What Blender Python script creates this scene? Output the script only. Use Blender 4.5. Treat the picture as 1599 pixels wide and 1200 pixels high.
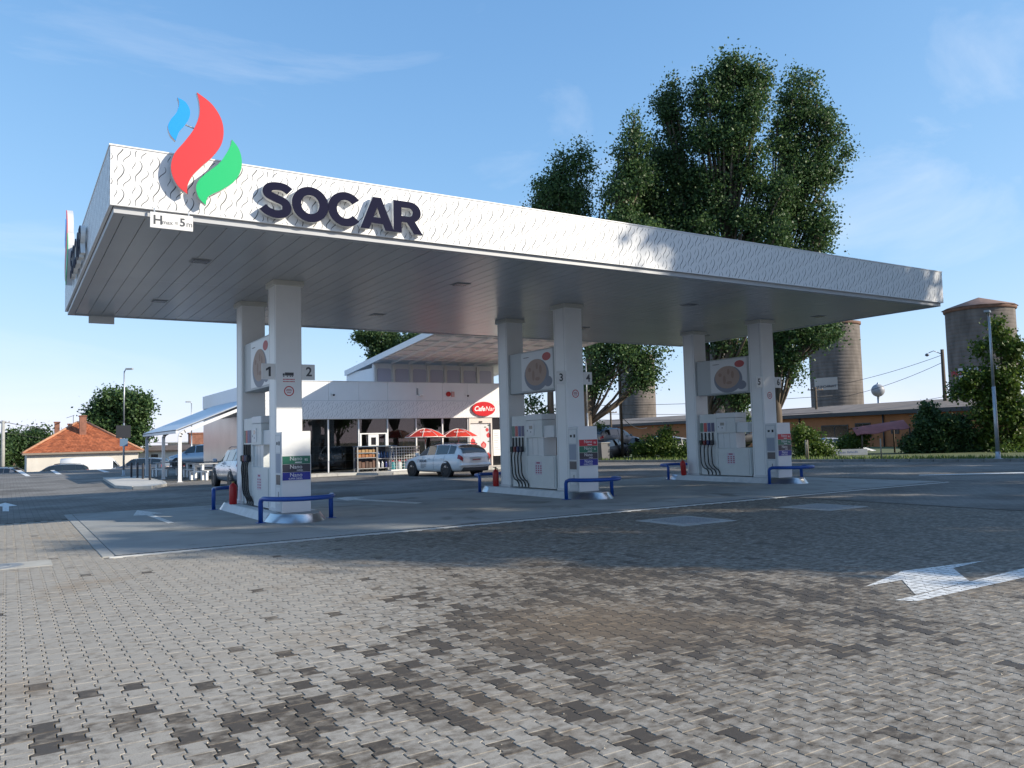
import bpy, math, random
import numpy as np
from mathutils import Vector, Matrix, noise as mnoise

random.seed(7)
RNG = np.random.default_rng(11)
for o in list(bpy.data.objects):
    bpy.data.objects.remove(o, do_unlink=True)
SC = bpy.context.scene
COL = SC.collection
R = math.radians

# ------------------------------------------------------------------ camera
CAM = np.array([-1.2175, -12.7976, 1.5514])
YAW, PITCH, ROLL, FPX = 0.5594, 0.0671, -0.0259, 1261.9
_cy, _sy, _cp, _sp = math.cos(YAW), math.sin(YAW), math.cos(PITCH), math.sin(PITCH)
FWD = np.array([_sy*_cp, _cy*_cp, _sp])
_r = np.array([_cy, -_sy, 0.0])
_u = np.cross(_r, FWD)
RGT = math.cos(ROLL)*_r + math.sin(ROLL)*_u
UPV = -math.sin(ROLL)*_r + math.cos(ROLL)*_u
cd = bpy.data.cameras.new('camera')
cam = bpy.data.objects.new('camera', cd)
COL.objects.link(cam)
cd.sensor_width = 36.0
cd.lens = FPX/1599.0*36.0
cd.clip_start = 0.05
cd.clip_end = 6000
m = Matrix.Identity(4)
for i in range(3):
    m[i][0], m[i][1], m[i][2], m[i][3] = RGT[i], UPV[i], -FWD[i], CAM[i]
cam.matrix_world = m
SC.camera = cam

# ------------------------------------------------------------------ sky, sun, exposure
SUNV = Vector((1.05, -1.0, 0.68)).normalized()          # towards the sun
ELEV = math.asin(SUNV.z)
AZ = math.atan2(SUNV.x, SUNV.y)                          # clockwise from +Y
W = bpy.data.worlds.new('World')
SC.world = W
W.use_nodes = True
nt = W.node_tree
bg = nt.nodes['Background']
sky = nt.nodes.new('ShaderNodeTexSky')
sky.sky_type = 'NISHITA'
sky.sun_disc = False
sky.sun_elevation = ELEV
sky.sun_rotation = AZ
sky.altitude = 100
sky.air_density = 0.7
sky.dust_density = 0.35
sky.ozone_density = 6.0
# thin high cloud all over the sky
tc = nt.nodes.new('ShaderNodeTexCoord')
mp = nt.nodes.new('ShaderNodeMapping'); mp.inputs['Scale'].default_value = (1.2, 3.0, 5.0); mp.inputs['Rotation'].default_value = (0.3, 0.5, 0.9)
nz = nt.nodes.new('ShaderNodeTexNoise'); nz.inputs['Scale'].default_value = 1.6; nz.inputs['Detail'].default_value = 7; nz.inputs['Roughness'].default_value = 0.6; nz.inputs['Distortion'].default_value = 0.6
rp = nt.nodes.new('ShaderNodeValToRGB'); rp.color_ramp.elements[0].position = 0.52; rp.color_ramp.elements[1].position = 0.95
rp.color_ramp.elements[1].color = (0.42, 0.42, 0.42, 1)
mx = nt.nodes.new('ShaderNodeMixRGB'); mx.inputs['Color2'].default_value = (3.6, 3.7, 3.9, 1)
nt.links.new(tc.outputs['Generated'], mp.inputs['Vector']); nt.links.new(mp.outputs[0], nz.inputs['Vector'])
nt.links.new(nz.outputs['Fac'], rp.inputs['Fac']); nt.links.new(rp.outputs['Color'], mx.inputs['Fac'])
# soft shoulder so that the bright horizon does not clip (the same curve for the whole sky)
v1 = nt.nodes.new('ShaderNodeVectorMath'); v1.operation = 'MULTIPLY_ADD'; v1.inputs[1].default_value = (0.24, 0.42, 0.42); v1.inputs[2].default_value = (1, 1, 1)
v2 = nt.nodes.new('ShaderNodeVectorMath'); v2.operation = 'DIVIDE'
v3 = nt.nodes.new('ShaderNodeVectorMath'); v3.operation = 'MULTIPLY'; v3.inputs[1].default_value = (1.55, 1.92, 2.12)
nt.links.new(sky.outputs[0], v1.inputs[0]); nt.links.new(sky.outputs[0], v2.inputs[0]); nt.links.new(v1.outputs[0], v2.inputs[1]); nt.links.new(v2.outputs[0], v3.inputs[0])
nt.links.new(v3.outputs[0], mx.inputs['Color1']); nt.links.new(mx.outputs[0], bg.inputs['Color'])
bg.inputs['Strength'].default_value = 0.15
sl = bpy.data.lights.new('sun', 'SUN')
sl.energy = 3.15
sl.angle = R(0.53)
sl.color = (1.0, 0.91, 0.76)
so = bpy.data.objects.new('sun', sl)
so.rotation_euler = SUNV.to_track_quat('Z', 'Y').to_euler()
so.location = (30, -30, 40)
COL.objects.link(so)
SC.view_settings.view_transform = 'Standard'
SC.view_settings.look = 'None'
SC.view_settings.exposure = 1.05
SC.view_settings.gamma = 1.0
SC.view_settings.use_curve_mapping = False

# ------------------------------------------------------------------ helpers
def ray(px, py):
    return FWD + RGT*(px-799.5)/FPX - UPV*(py-600)/FPX
def at(px, py, d):
    return CAM + ray(px, py)*d
def gnd(px, py, z=0.0):
    d = ray(px, py); return CAM + d*((z-CAM[2])/d[2])
def ypl(px, py, Y):
    d = ray(px, py); return CAM + d*((Y-CAM[1])/d[1])
def xpl(px, py, X):
    d = ray(px, py); return CAM + d*((X-CAM[0])/d[0])

MATS = {}
def mat(name, col, rough=0.6, metal=0.0, var=0.0, scale=8.0, bump=0.0, coat=0.0, spec=0.5, stretch=(1, 1, 1), col2=None, detail=5):
    if name in MATS: return MATS[name]
    M = bpy.data.materials.new(name); M.use_nodes = True
    n = M.node_tree; b = n.nodes['Principled BSDF']
    b.inputs['Roughness'].default_value = rough
    b.inputs['Metallic'].default_value = metal
    b.inputs['Coat Weight'].default_value = coat
    b.inputs['Specular IOR Level'].default_value = spec
    b.inputs['Base Color'].default_value = (*col, 1)
    if var or bump or col2:
        t = n.nodes.new('ShaderNodeTexCoord')
        mpn = n.nodes.new('ShaderNodeMapping'); mpn.inputs['Scale'].default_value = stretch
        z = n.nodes.new('ShaderNodeTexNoise'); z.inputs['Scale'].default_value = scale; z.inputs['Detail'].default_value = detail
        n.links.new(t.outputs['Object'], mpn.inputs[0]); n.links.new(mpn.outputs[0], z.inputs['Vector'])
        r = n.nodes.new('ShaderNodeValToRGB')
        r.color_ramp.elements[0].position = 0.3; r.color_ramp.elements[1].position = 0.7
        c2 = col2 if col2 else tuple(min(1, c*(1+var)) for c in col)
        c1 = col if col2 else tuple(c*(1-var) for c in col)
        r.color_ramp.elements[0].color = (*c1, 1); r.color_ramp.elements[1].color = (*c2, 1)
        n.links.new(z.outputs['Fac'], r.inputs['Fac']); n.links.new(r.outputs['Color'], b.inputs['Base Color'])
        if bump:
            bp = n.nodes.new('ShaderNodeBump'); bp.inputs['Strength'].default_value = bump; bp.inputs['Distance'].default_value = 0.02
            n.links.new(z.outputs['Fac'], bp.inputs['Height']); n.links.new(bp.outputs[0], b.inputs['Normal'])
    MATS[name] = M
    return M
def emat(name, col, strength):
    M = bpy.data.materials.new(name); M.use_nodes = True
    b = M.node_tree.nodes['Principled BSDF']
    b.inputs['Base Color'].default_value = (*col, 1); b.inputs['Emission Color'].default_value = (*col, 1); b.inputs['Emission Strength'].default_value = strength
    return M
def glassmat(name, tint=(0.8, 0.85, 0.88), refl=0.12, opac=0.0):
    M = bpy.data.materials.new(name); M.use_nodes = True
    n = M.node_tree; n.nodes.remove(n.nodes['Principled BSDF'])
    out = n.nodes['Material Output']
    tr = n.nodes.new('ShaderNodeBsdfTransparent'); tr.inputs[0].default_value = (*tint, 1)
    gl = n.nodes.new('ShaderNodeBsdfGlossy'); gl.inputs['Roughness'].default_value = 0.01
    fr = n.nodes.new('ShaderNodeFresnel'); fr.inputs[0].default_value = 1.5
    ad = n.nodes.new('ShaderNodeMath'); ad.operation = 'ADD'; ad.inputs[1].default_value = refl; ad.use_clamp = True
    mxs = n.nodes.new('ShaderNodeMixShader')
    n.links.new(fr.outputs[0], ad.inputs[0]); n.links.new(ad.outputs[0], mxs.inputs[0])
    n.links.new(tr.outputs[0], mxs.inputs[1]); n.links.new(gl.outputs[0], mxs.inputs[2]); n.links.new(mxs.outputs[0], out.inputs[0])
    return M

class MB:
    def __init__(s): s.v = []; s.f = []; s.sm = []
    def add(s, vs, fs, smooth=False):
        k = len(s.v); s.v += [tuple(map(float, q)) for q in vs]; s.f += [tuple(i+k for i in q) for q in fs]; s.sm += [smooth]*len(fs); return s
    def box(s, x0, x1, y0, y1, z0, z1, bev=0.0):
        if bev <= 0:
            vs = [(x, y, z) for x in (x0, x1) for y in (y0, y1) for z in (z0, z1)]
            return s.add(vs, [(0,1,3,2),(4,6,7,5),(0,4,5,1),(2,3,7,6),(0,2,6,4),(1,5,7,3)])
        b = min(bev, (x1-x0)*.45, (y1-y0)*.45, (z1-z0)*.45)
        vs = []; idx = {}
        for ix in (0,1):
            for iy in (0,1):
                for iz in (0,1):
                    X = (x0, x1)[ix]; Y = (y0, y1)[iy]; Z = (z0, z1)[iz]
                    sx, sy, sz = (1,-1)[ix]*b, (1,-1)[iy]*b, (1,-1)[iz]*b
                    for a, q in enumerate(((X, Y+sy, Z+sz), (X+sx, Y, Z+sz), (X+sx, Y+sy, Z))):
                        idx[ix,iy,iz,a] = len(vs); vs.append(q)
        fs = []
        for i in (0,1):
            fs.append(tuple(idx[i,j,k,0] for j,k in ((0,0),(0,1),(1,1),(1,0))))
            fs.append(tuple(idx[j,i,k,1] for j,k in ((0,0),(0,1),(1,1),(1,0))))
            fs.append(tuple(idx[j,k,i,2] for j,k in ((0,0),(0,1),(1,1),(1,0))))
        for i in (0,1):
            for j in (0,1):
                fs.append((idx[i,j,0,0], idx[i,j,1,0], idx[i,j,1,1], idx[i,j,0,1]))
                fs.append((idx[i,0,j,0], idx[i,1,j,0], idx[i,1,j,2], idx[i,0,j,2]))
                fs.append((idx[0,i,j,1], idx[1,i,j,1], idx[1,i,j,2], idx[0,i,j,2]))
        for i in (0,1):
            for j in (0,1):
                for k in (0,1):
                    fs.append((idx[i,j,k,0], idx[i,j,k,1], idx[i,j,k,2]))
        return s.add(vs, fs)
    def prism(s, poly, axis, a, b, smooth=False):
        """poly: 2D outline; axis x: (y,z), y: (x,z), z: (x,y)"""
        def P(q, t): return {'x': (t, q[0], q[1]), 'y': (q[0], t, q[1]), 'z': (q[0], q[1], t)}[axis]
        n = len(poly)
        vs = [P(q, a) for q in poly]+[P(q, b) for q in poly]
        s.add(vs, [tuple(range(n))[::-1], tuple(range(n, 2*n))])
        k = len(s.v)-2*n
        for i in range(n):
            j = (i+1) % n
            s.f.append((k+i, k+j, k+n+j, k+n+i)); s.sm.append(smooth)
        return s
    def cyl(s, p, q, r0, r1=None, n=12, cap=True, smooth=True):
        r1 = r0 if r1 is None else r1
        p = Vector(p); q = Vector(q); d = (q-p).normalized()
        a = d.orthogonal().normalized(); b = d.cross(a)
        vs = []
        for c, rr in ((p, r0), (q, r1)):
            for i in range(n):
                t = 2*math.pi*i/n
                vs.append(c+(a*math.cos(t)+b*math.sin(t))*rr)
        k = len(s.v)
        s.add(vs, [(i, (i+1) % n, n+(i+1) % n, n+i) for i in range(n)], smooth)
        if cap:
            s.f += [tuple(k+i for i in range(n))[::-1], tuple(k+n+i for i in range(n))]; s.sm += [False, False]
        return s
    def tube(s, pts, r, n=8, cap=True):
        pts = [Vector(q) for q in pts]; N = len(pts)
        rs = r if isinstance(r, (list, tuple)) else [r]*N
        t0 = (pts[1]-pts[0]).normalized(); a = t0.orthogonal().normalized(); vs = []
        for i in range(N):
            t = (pts[min(i+1, N-1)]-pts[max(i-1, 0)]).normalized()
            a = (a-t*a.dot(t)); a = a.normalized() if a.length > 1e-6 else t.orthogonal().normalized(); b = t.cross(a)
            for j in range(n):
                th = 2*math.pi*j/n; vs.append(pts[i]+(a*math.cos(th)+b*math.sin(th))*rs[i])
        fs = [(i*n+j, i*n+(j+1) % n, (i+1)*n+(j+1) % n, (i+1)*n+j) for i in range(N-1) for j in range(n)]
        k = len(s.v); s.add(vs, fs, True)
        if cap:
            s.f += [tuple(k+j for j in range(n))[::-1], tuple(k+(N-1)*n+j for j in range(n))]; s.sm += [False, False]
        return s
    def lathe(s, prof, c=(0, 0, 0), n=20):
        vs = [(c[0]+r*math.cos(2*math.pi*j/n), c[1]+r*math.sin(2*math.pi*j/n), c[2]+z) for r, z in prof for j in range(n)]
        return s.add(vs, [(i*n+j, i*n+(j+1) % n, (i+1)*n+(j+1) % n, (i+1)*n+j) for i in range(len(prof)-1) for j in range(n)], True)
    def mesh(s, name):
        me = bpy.data.meshes.new(name); me.from_pydata(s.v, [], s.f)
        if any(s.sm): me.polygons.foreach_set('use_smooth', s.sm)
        me.update(); return me
    def build(s, name, material, parent=None, loc=None, fix=True):
        me = s.mesh(name)
        if fix:
            import bmesh
            bm = bmesh.new(); bm.from_mesh(me); bmesh.ops.recalc_face_normals(bm, faces=bm.faces); bm.to_mesh(me); bm.free()
        return link(name, me, material, parent, loc)
def link(name, me, material, parent=None, loc=None):
    o = bpy.data.objects.new(name, me)
    if material is not None and not me.materials: me.materials.append(material)
    COL.objects.link(o)
    if parent is not None: o.parent = parent
    if loc is not None: o.location = loc
    return o
def tag(o, label, cat, group=None):
    o['label'] = label; o['category'] = cat
    if group: o['group'] = group
    return o
def thing(name, label, cat, loc=(0, 0, 0), rz=0.0, group=None):
    o = bpy.data.objects.new(name, None); COL.objects.link(o)
    o.empty_display_size = 0.2
    o.location = loc; o.rotation_euler = (0, 0, rz)
    return tag(o, label, cat, group)
def struct(o): o['kind'] = 'structure'; return o
def stuff(o): o['kind'] = 'stuff'; return o
def dup(root, loc, rz=None, label=None, group=None, scale=None):
    def cp(o, par):
        c = o.copy(); COL.objects.link(c); c.parent = par
        for ch in list(o.children): cp(ch, c)
        return c
    kids = list(root.children)
    r = root.copy(); COL.objects.link(r); r.location = loc
    if rz is not None: r.rotation_euler = (0, 0, rz)
    if scale: r.scale = scale
    if label: r['label'] = label
    if group: r['group'] = group
    for ch in kids: cp(ch, r)
    return r
def text_mb(s, size, depth=0.0, bold=0.0, align='CENTER', face='-y', at_=(0, 0, 0), shear=0.0, space=1.0):
    c = bpy.data.curves.new('t', 'FONT'); c.body = s; c.size = size; c.extrude = depth; c.offset = bold; c.align_x = align; c.align_y = 'CENTER'; c.shear = shear
    c.resolution_u = 3; c.space_character = space
    o = bpy.data.objects.new('t', c); COL.objects.link(o)
    dg = bpy.context.evaluated_depsgraph_get()
    me = bpy.data.meshes.new_from_object(o.evaluated_get(dg))
    B = MB(); ax = at_
    def T(v):
        if face == '-y': return (ax[0]+v.x, ax[1]-v.z, ax[2]+v.y)
        if face == '-x': return (ax[0]-v.z, ax[1]-v.x, ax[2]+v.y)
        if face == '+x': return (ax[0]+v.z, ax[1]+v.x, ax[2]+v.y)
        return (ax[0]+v.x, ax[1]+v.y, ax[2]+v.z)
    B.add([T(v.co) for v in me.vertices], [tuple(p.vertices) for p in me.polygons])
    bpy.data.objects.remove(o, do_unlink=True); bpy.data.curves.remove(c); bpy.data.meshes.remove(me)
    return B
def outline_mb(loops, depth, face='-y', at_=(0, 0, 0)):
    """filled 2D outlines (holes by even-odd) extruded by depth"""
    c = bpy.data.curves.new('t', 'CURVE'); c.dimensions = '2D'; c.fill_mode = 'BOTH'; c.extrude = depth/2
    for lp in loops:
        sp = c.splines.new('POLY'); sp.points.add(len(lp)-1); sp.use_cyclic_u = True
        for q, P in zip(sp.points, lp): q.co = (P[0], P[1], 0, 1)
    o = bpy.data.objects.new('t', c); COL.objects.link(o)
    dg = bpy.context.evaluated_depsgraph_get()
    me = bpy.data.meshes.new_from_object(o.evaluated_get(dg))
    ax = at_
    def T(v):
        z = v.z+depth/2
        if face == '-y': return (ax[0]+v.x, ax[1]-z, ax[2]+v.y)
        return (ax[0]-z, ax[1]-v.x, ax[2]+v.y)
    B = MB(); B.add([T(v.co) for v in me.vertices], [tuple(p.vertices) for p in me.polygons])
    bpy.data.objects.remove(o, do_unlink=True); bpy.data.curves.remove(c); bpy.data.meshes.remove(me)
    return B
def smooth_poly(pts, k=6, sharp=()):
    """Catmull-Rom through a closed loop; indices in sharp stay corners"""
    n = len(pts); out = []
    for i in range(n):
        p0, p1, p2, p3 = (Vector(pts[j % n]) for j in (i-1, i, i+1, i+2))
        if i in sharp: p0 = p1-(p2-p1)*0.3
        if (i+1) % n in sharp: p3 = p2+(p2-p1)*0.3
        for t in range(k):
            t /= k
            out.append(tuple(0.5*((2*p1)+(p2-p0)*t+(2*p0-5*p1+4*p2-p3)*t*t+(3*p1-p0-3*p2+p3)*t**3)))
    return out

# ------------------------------------------------------------------ common materials
white = mat('white_powder_coat', (0.72, 0.73, 0.74), 0.35, var=0.05, scale=3)
white2 = mat('white_sheet', (0.76, 0.76, 0.75), 0.42, var=0.03, scale=2)
plastic_w = mat('white_plastic', (0.7, 0.71, 0.72), 0.4)
pumpgrey = mat('pump_cabinet_grey', (0.66, 0.68, 0.67), 0.4, var=0.04, scale=4)
darkgrey = mat('dark_grey', (0.06, 0.065, 0.075), 0.5)
black = mat('black_rubber', (0.015, 0.015, 0.017), 0.55)
blackgloss = mat('black_gloss', (0.01, 0.011, 0.013), 0.12)
steel = mat('brushed_steel', (0.62, 0.63, 0.64), 0.28, 1.0, var=0.1, scale=6, stretch=(1, 1, 20))
alu = mat('aluminium', (0.6, 0.61, 0.62), 0.35, 0.9)
galv = mat('galvanised_steel', (0.42, 0.44, 0.46), 0.45, 0.7, var=0.12, scale=5)
blue = mat('blue_paint', (0.012, 0.07, 0.32), 0.35, var=0.08, scale=10)
red = mat('red_paint', (0.45, 0.012, 0.012), 0.35)
concrete = mat('concrete', (0.33, 0.33, 0.315), 0.85, var=0.14, scale=3, bump=0.15)
concrete_old = mat('old_concrete', (0.13, 0.11, 0.095), 0.9, var=0.3, scale=1.0, bump=0.3, stretch=(1, 1, 0.35))
glass_dark = glassmat('shop_glass', (0.55, 0.6, 0.62), 0.02)
carglass = mat('car_glass', (0.012, 0.015, 0.018), 0.04, coat=0.5, spec=0.8)
paintmark = mat('white_road_paint', (0.36, 0.35, 0.33), 0.75, scale=16, bump=0.15, col2=(0.70, 0.70, 0.68), detail=8)
paintmark.node_tree.nodes['Color Ramp'].color_ramp.elements[1].position = 0.5
rust_wood = mat('weathered_wood', (0.09, 0.065, 0.045), 0.85, var=0.3, scale=6, stretch=(1, 1, 0.1))
SHADE = [(24.2, -21.0, 15.5, 2.4, .6), (27.8, -19.4, 16.2, 2.0, .32), (31.0, -17.6, 20.6, 2.1, .4), (34.0, -15.8, 21.5, 2.7, .45), (38.2, -12.8, 21.5, 3.2, .5), (43.5, -9.4, 20.0, 3.3, .45), (48.5, -5.4, 17.0, 3.2, .4)]

# ================================================================== GROUND
def paver_material():
    M = bpy.data.materials.new('paver_concrete'); M.use_nodes = True
    n = M.node_tree; b = n.nodes['Principled BSDF']; L = n.links
    b.inputs['Roughness'].default_value = 0.8
    b.inputs['Specular IOR Level'].default_value = 0.35
    a1 = n.nodes.new('ShaderNodeAttribute'); a1.attribute_type = 'GEOMETRY'; a1.attribute_name = 'tone'
    a2 = n.nodes.new('ShaderNodeAttribute'); a2.attribute_type = 'OBJECT'; a2.attribute_name = 'tone'
    ad = n.nodes.new('ShaderNodeMath'); ad.operation = 'ADD'
    L.new(a1.outputs['Fac'], ad.inputs[0]); L.new(a2.outputs['Fac'], ad.inputs[1])
    g = n.nodes.new('ShaderNodeNewGeometry')
    mp1 = n.nodes.new('ShaderNodeMapping'); mp1.inputs['Scale'].default_value = (10, 14, 1); mp1.inputs['Rotation'].default_value = (0, 0, -0.15)
    z1 = n.nodes.new('ShaderNodeTexNoise'); z1.inputs['Scale'].default_value = 1.0; z1.inputs['Detail'].default_value = 6; z1.inputs['Roughness'].default_value = 0.62
    L.new(g.outputs['Position'], mp1.inputs[0]); L.new(mp1.outputs[0], z1.inputs['Vector'])
    # smear amount = tone + streak noise
    s1 = n.nodes.new('ShaderNodeMath'); s1.operation = 'MULTIPLY_ADD'; s1.inputs[1].default_value = 1.5; s1.inputs[2].default_value = -0.74
    L.new(z1.outputs['Fac'], s1.inputs[0])
    s2 = n.nodes.new('ShaderNodeMath'); s2.operation = 'ADD'; L.new(ad.outputs[0], s2.inputs[0]); L.new(s1.outputs[0], s2.inputs[1])
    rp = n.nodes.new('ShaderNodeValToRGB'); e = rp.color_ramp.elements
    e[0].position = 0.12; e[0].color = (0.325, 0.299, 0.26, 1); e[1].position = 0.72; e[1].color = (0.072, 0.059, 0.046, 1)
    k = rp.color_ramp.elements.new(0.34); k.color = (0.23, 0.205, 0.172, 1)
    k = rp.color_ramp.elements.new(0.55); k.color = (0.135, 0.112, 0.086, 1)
    L.new(s2.outputs[0], rp.inputs[0])
    # brown sand and dirt patches
    z2 = n.nodes.new('ShaderNodeTexNoise'); z2.inputs['Scale'].default_value = 0.55; z2.inputs['Detail'].default_value = 7; z2.inputs['Roughness'].default_value = 0.65
    mp2 = n.nodes.new('ShaderNodeMapping'); mp2.inputs['Location'].default_value = (3.1, 1.7, 0)
    L.new(g.outputs['Position'], mp2.inputs[0]); L.new(mp2.outputs[0], z2.inputs['Vector'])
    r2 = n.nodes.new('ShaderNodeValToRGB'); r2.color_ramp.elements[0].position = 0.56; r2.color_ramp.elements[1].position = 0.74; r2.color_ramp.elements[1].color = (0.6, 0.6, 0.6, 1)
    L.new(z2.outputs['Fac'], r2.inputs[0])
    # one spill of sand in front of the middle island
    sp = n.nodes.new('ShaderNodeVectorMath'); sp.operation = 'DISTANCE'; sp.inputs[1].default_value = (3.0, -7.35, 0)
    L.new(g.outputs['Position'], sp.inputs[0])
    r3 = n.nodes.new('ShaderNodeMapRange'); r3.inputs[1].default_value = 0.25; r3.inputs[2].default_value = 1.25; r3.inputs[3].default_value = 0.55; r3.inputs[4].default_value = 0.0
    L.new(sp.outputs['Value'], r3.inputs[0])
    mn = n.nodes.new('ShaderNodeMath'); mn.operation = 'MULTIPLY'; L.new(r3.outputs[0], mn.inputs[0])
    mz = n.nodes.new('ShaderNodeMath'); mz.operation = 'MULTIPLY_ADD'; mz.inputs[1].default_value = 3.0; mz.inputs[2].default_value = -0.6; mz.use_clamp = True
    L.new(z1.outputs['Fac'], mz.inputs[0]); L.new(mz.outputs[0], mn.inputs[1])
    mxx = n.nodes.new('ShaderNodeMath'); mxx.operation = 'MAXIMUM'; L.new(mn.outputs[0], mxx.inputs[0]); L.new(r2.outputs[0], mxx.inputs[1])
    mc = n.nodes.new('ShaderNodeMixRGB'); mc.inputs[2].default_value = (0.225, 0.165, 0.105, 1)
    L.new(mxx.outputs[0], mc.inputs[0]); L.new(rp.outputs[0], mc.inputs[1])
    # fine grain
    z3 = n.nodes.new('ShaderNodeTexNoise'); z3.inputs['Scale'].default_value = 140; z3.inputs['Detail'].default_value = 3
    L.new(g.outputs['Position'], z3.inputs['Vector'])
    hm = n.nodes.new('ShaderNodeMixRGB'); hm.blend_type = 'OVERLAY'; hm.inputs[0].default_value = 0.35
    L.new(mc.outputs[0], hm.inputs[1]); L.new(z3.outputs['Fac'], hm.inputs[2]); L.new(hm.outputs[0], b.inputs['Base Color'])
    bp = n.nodes.new('ShaderNodeBump'); bp.inputs['Strength'].default_value = 0.25; bp.inputs['Distance'].default_value = 0.004
    L.new(z3.outputs['Fac'], bp.inputs['Height']); L.new(bp.outputs[0], b.inputs['Normal'])
    # darker damp blocks are a little smoother
    rr = n.nodes.new('ShaderNodeMapRange'); rr.inputs[3].default_value = 0.85; rr.inputs[4].default_value = 0.6
    L.new(s2.outputs[0], rr.inputs[0]); L.new(rr.outputs[0], b.inputs['Roughness'])
    return M
def far_paving_material():
    M = bpy.data.materials.new('distant_paving'); M.use_nodes = True
    n = M.node_tree; b = n.nodes['Principled BSDF']; L = n.links
    b.inputs['Roughness'].default_value = 0.82; b.inputs['Specular IOR Level'].default_value = 0.35
    g = n.nodes.new('ShaderNodeNewGeometry')
    mp = n.nodes.new('ShaderNodeMapping'); mp.inputs['Rotation'].default_value = (0, 0, R(90))
    L.new(g.outputs['Position'], mp.inputs[0])
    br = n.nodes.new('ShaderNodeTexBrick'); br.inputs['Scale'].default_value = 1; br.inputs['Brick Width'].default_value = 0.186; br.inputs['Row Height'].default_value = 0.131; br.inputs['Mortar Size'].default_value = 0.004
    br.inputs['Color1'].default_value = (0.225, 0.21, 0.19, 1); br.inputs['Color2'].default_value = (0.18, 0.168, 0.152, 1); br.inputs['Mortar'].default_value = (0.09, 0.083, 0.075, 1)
    L.new(mp.outputs[0], br.inputs['Vector'])
    z = n.nodes.new('ShaderNodeTexNoise'); z.inputs['Scale'].default_value = 0.35; z.inputs['Detail'].default_value = 9; z.inputs['Roughness'].default_value = 0.65
    L.new(g.outputs['Position'], z.inputs['Vector'])
    r = n.nodes.new('ShaderNodeValToRGB'); r.color_ramp.elements[0].position = 0.38; r.color_ramp.elements[0].color = (0.55, 0.53, 0.5, 1); r.color_ramp.elements[1].position = 0.58; r.color_ramp.elements[1].color = (1.05, 1.05, 1.05, 1)
    L.new(z.outputs['Fac'], r.inputs[0])
    mu = n.nodes.new('ShaderNodeMixRGB'); mu.blend_type = 'MULTIPLY'; mu.inputs[0].default_value = 1
    L.new(br.outputs[0], mu.inputs[1]); L.new(r.outputs[0], mu.inputs[2]); L.new(mu.outputs[0], b.inputs['Base Color'])
    bp = n.nodes.new('ShaderNodeBump'); bp.inputs['Strength'].default_value = 0.4; bp.inputs['Distance'].default_value = 0.006; bp.invert = True
    L.new(br.outputs['Fac'], bp.inputs['Height']); L.new(bp.outputs[0], b.inputs['Normal'])
    return M

# terrain to the horizon, falling away behind the station on the left
gx = [-2500, -300, -60, -20, 0, 12, 24, 30, 40, 80, 300, 2500]
gy = [-2500, -200, -40, 0, 30, 57, 59, 63, 70, 100, 300, 2500]
def gz(x, y):
    if y <= 57: return -0.030
    k = min(1, (y-57)/8.0)*max(0.0, min(1, (42-x)/14.0))
    return -0.030-1.55*k
B = MB()
B.add([(x, y, gz(x, y)) for y in gy for x in gx], [(j*len(gx)+i, j*len(gx)+i+1, (j+1)*len(gx)+i+1, (j+1)*len(gx)+i) for j in range(len(gy)-1) for i in range(len(gx)-1)])
struct(B.build('ground', mat('earth_and_dry_grass', (0.15, 0.135, 0.095), 0.95, var=0.35, scale=0.6, bump=0.3, detail=8)))

B = MB()
for x0, x1, y0, y1 in ((-60, -5, -60, 57), (-5, 14.5, -60, -12.6), (14.5, 60, -60, 57), (-5, 14.5, 8.0, 57), (0.13, 14.5, 0.17, 8.0)):
    B.add([(x0, y0, -.004), (x1, y0, -.004), (x1, y1, -.004), (x0, y1, -.004)], [(0, 1, 2, 3)])
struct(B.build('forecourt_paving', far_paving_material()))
# sand bed under the near blocks
B = MB(); B.add([(-5, -12.6, -.018), (14.5, -12.6, -.018), (14.5, .17, -.018), (-5, .17, -.018), (.13, .17, -.018), (.13, 8, -.018), (-5, 8, -.018)], [(0, 1, 2, 3), (3, 4, 5, 6)])
paving = struct(B.build('block_paving', mat('joint_sand', (0.06, 0.052, 0.043), 0.95, var=0.3, scale=30)))

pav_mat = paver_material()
PX, PY = 0.131, 0.186
ha, ww, wn = PY/2-0.0010, PX/2+0.0125-0.0030, PX/2-0.0125-0.0030
def pav_outline(ins=0.0):
    a, w, q = ha-ins, ww-ins, wn-ins
    t1, t2 = 0.42*PY/2, 0.58*PY/2
    rt = [(w, -a), (w, -t2-ins*.3), (q, -t1-ins*.3), (q, t1+ins*.3), (w, t2+ins*.3), (w, a)]
    return rt+[(-x, y) for x, y in reversed(rt)]
o_top, o_bot = pav_outline(0.003), pav_outline(0.0)
pv = np.array([(x, y, 0.0) for x, y in o_top]+[(x, y, -0.0035) for x, y in o_bot]+[(x, y, -0.018) for x, y in o_bot])
# top split so that it stays planar-convex pieces
pf = [(10, 11, 0, 1), (9, 10, 1, 2), (8, 9, 2, 3), (7, 8, 3, 4), (6, 7, 4, 5)]
for i in range(12):
    j = (i+1) % 12
    pf.append((12+i, 12+j, j, i))
    pf.append((24+i, 24+j, 12+j, 12+i))
me_pav = bpy.data.meshes.new('paver'); me_pav.from_pydata([tuple(q) for q in pv], [], pf); me_pav.update(); me_pav.materials.append(pav_mat)
cells = []
for i in range(-39, 111):
    x = i*PX+0.03
    off = (i % 2)*PY/2
    for j in range(-70, 46):
        y = j*PY+off
        if y > 7.85 or y < -12.5 or x < -4.95 or x > 14.4: continue
        if y > 0.06 and x > -0.03: continue
        d = np.array([x, y, 0])-CAM
        w_ = d@FWD
        if w_ < 1.0: continue
        u_, v_ = abs(d@RGT)/w_, -(d@UPV)/w_
        if u_ > 0.95 or v_ > 0.75: continue
        cells.append((x, y, w_, u_ < 0.66 and v_ < 0.47))
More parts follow.
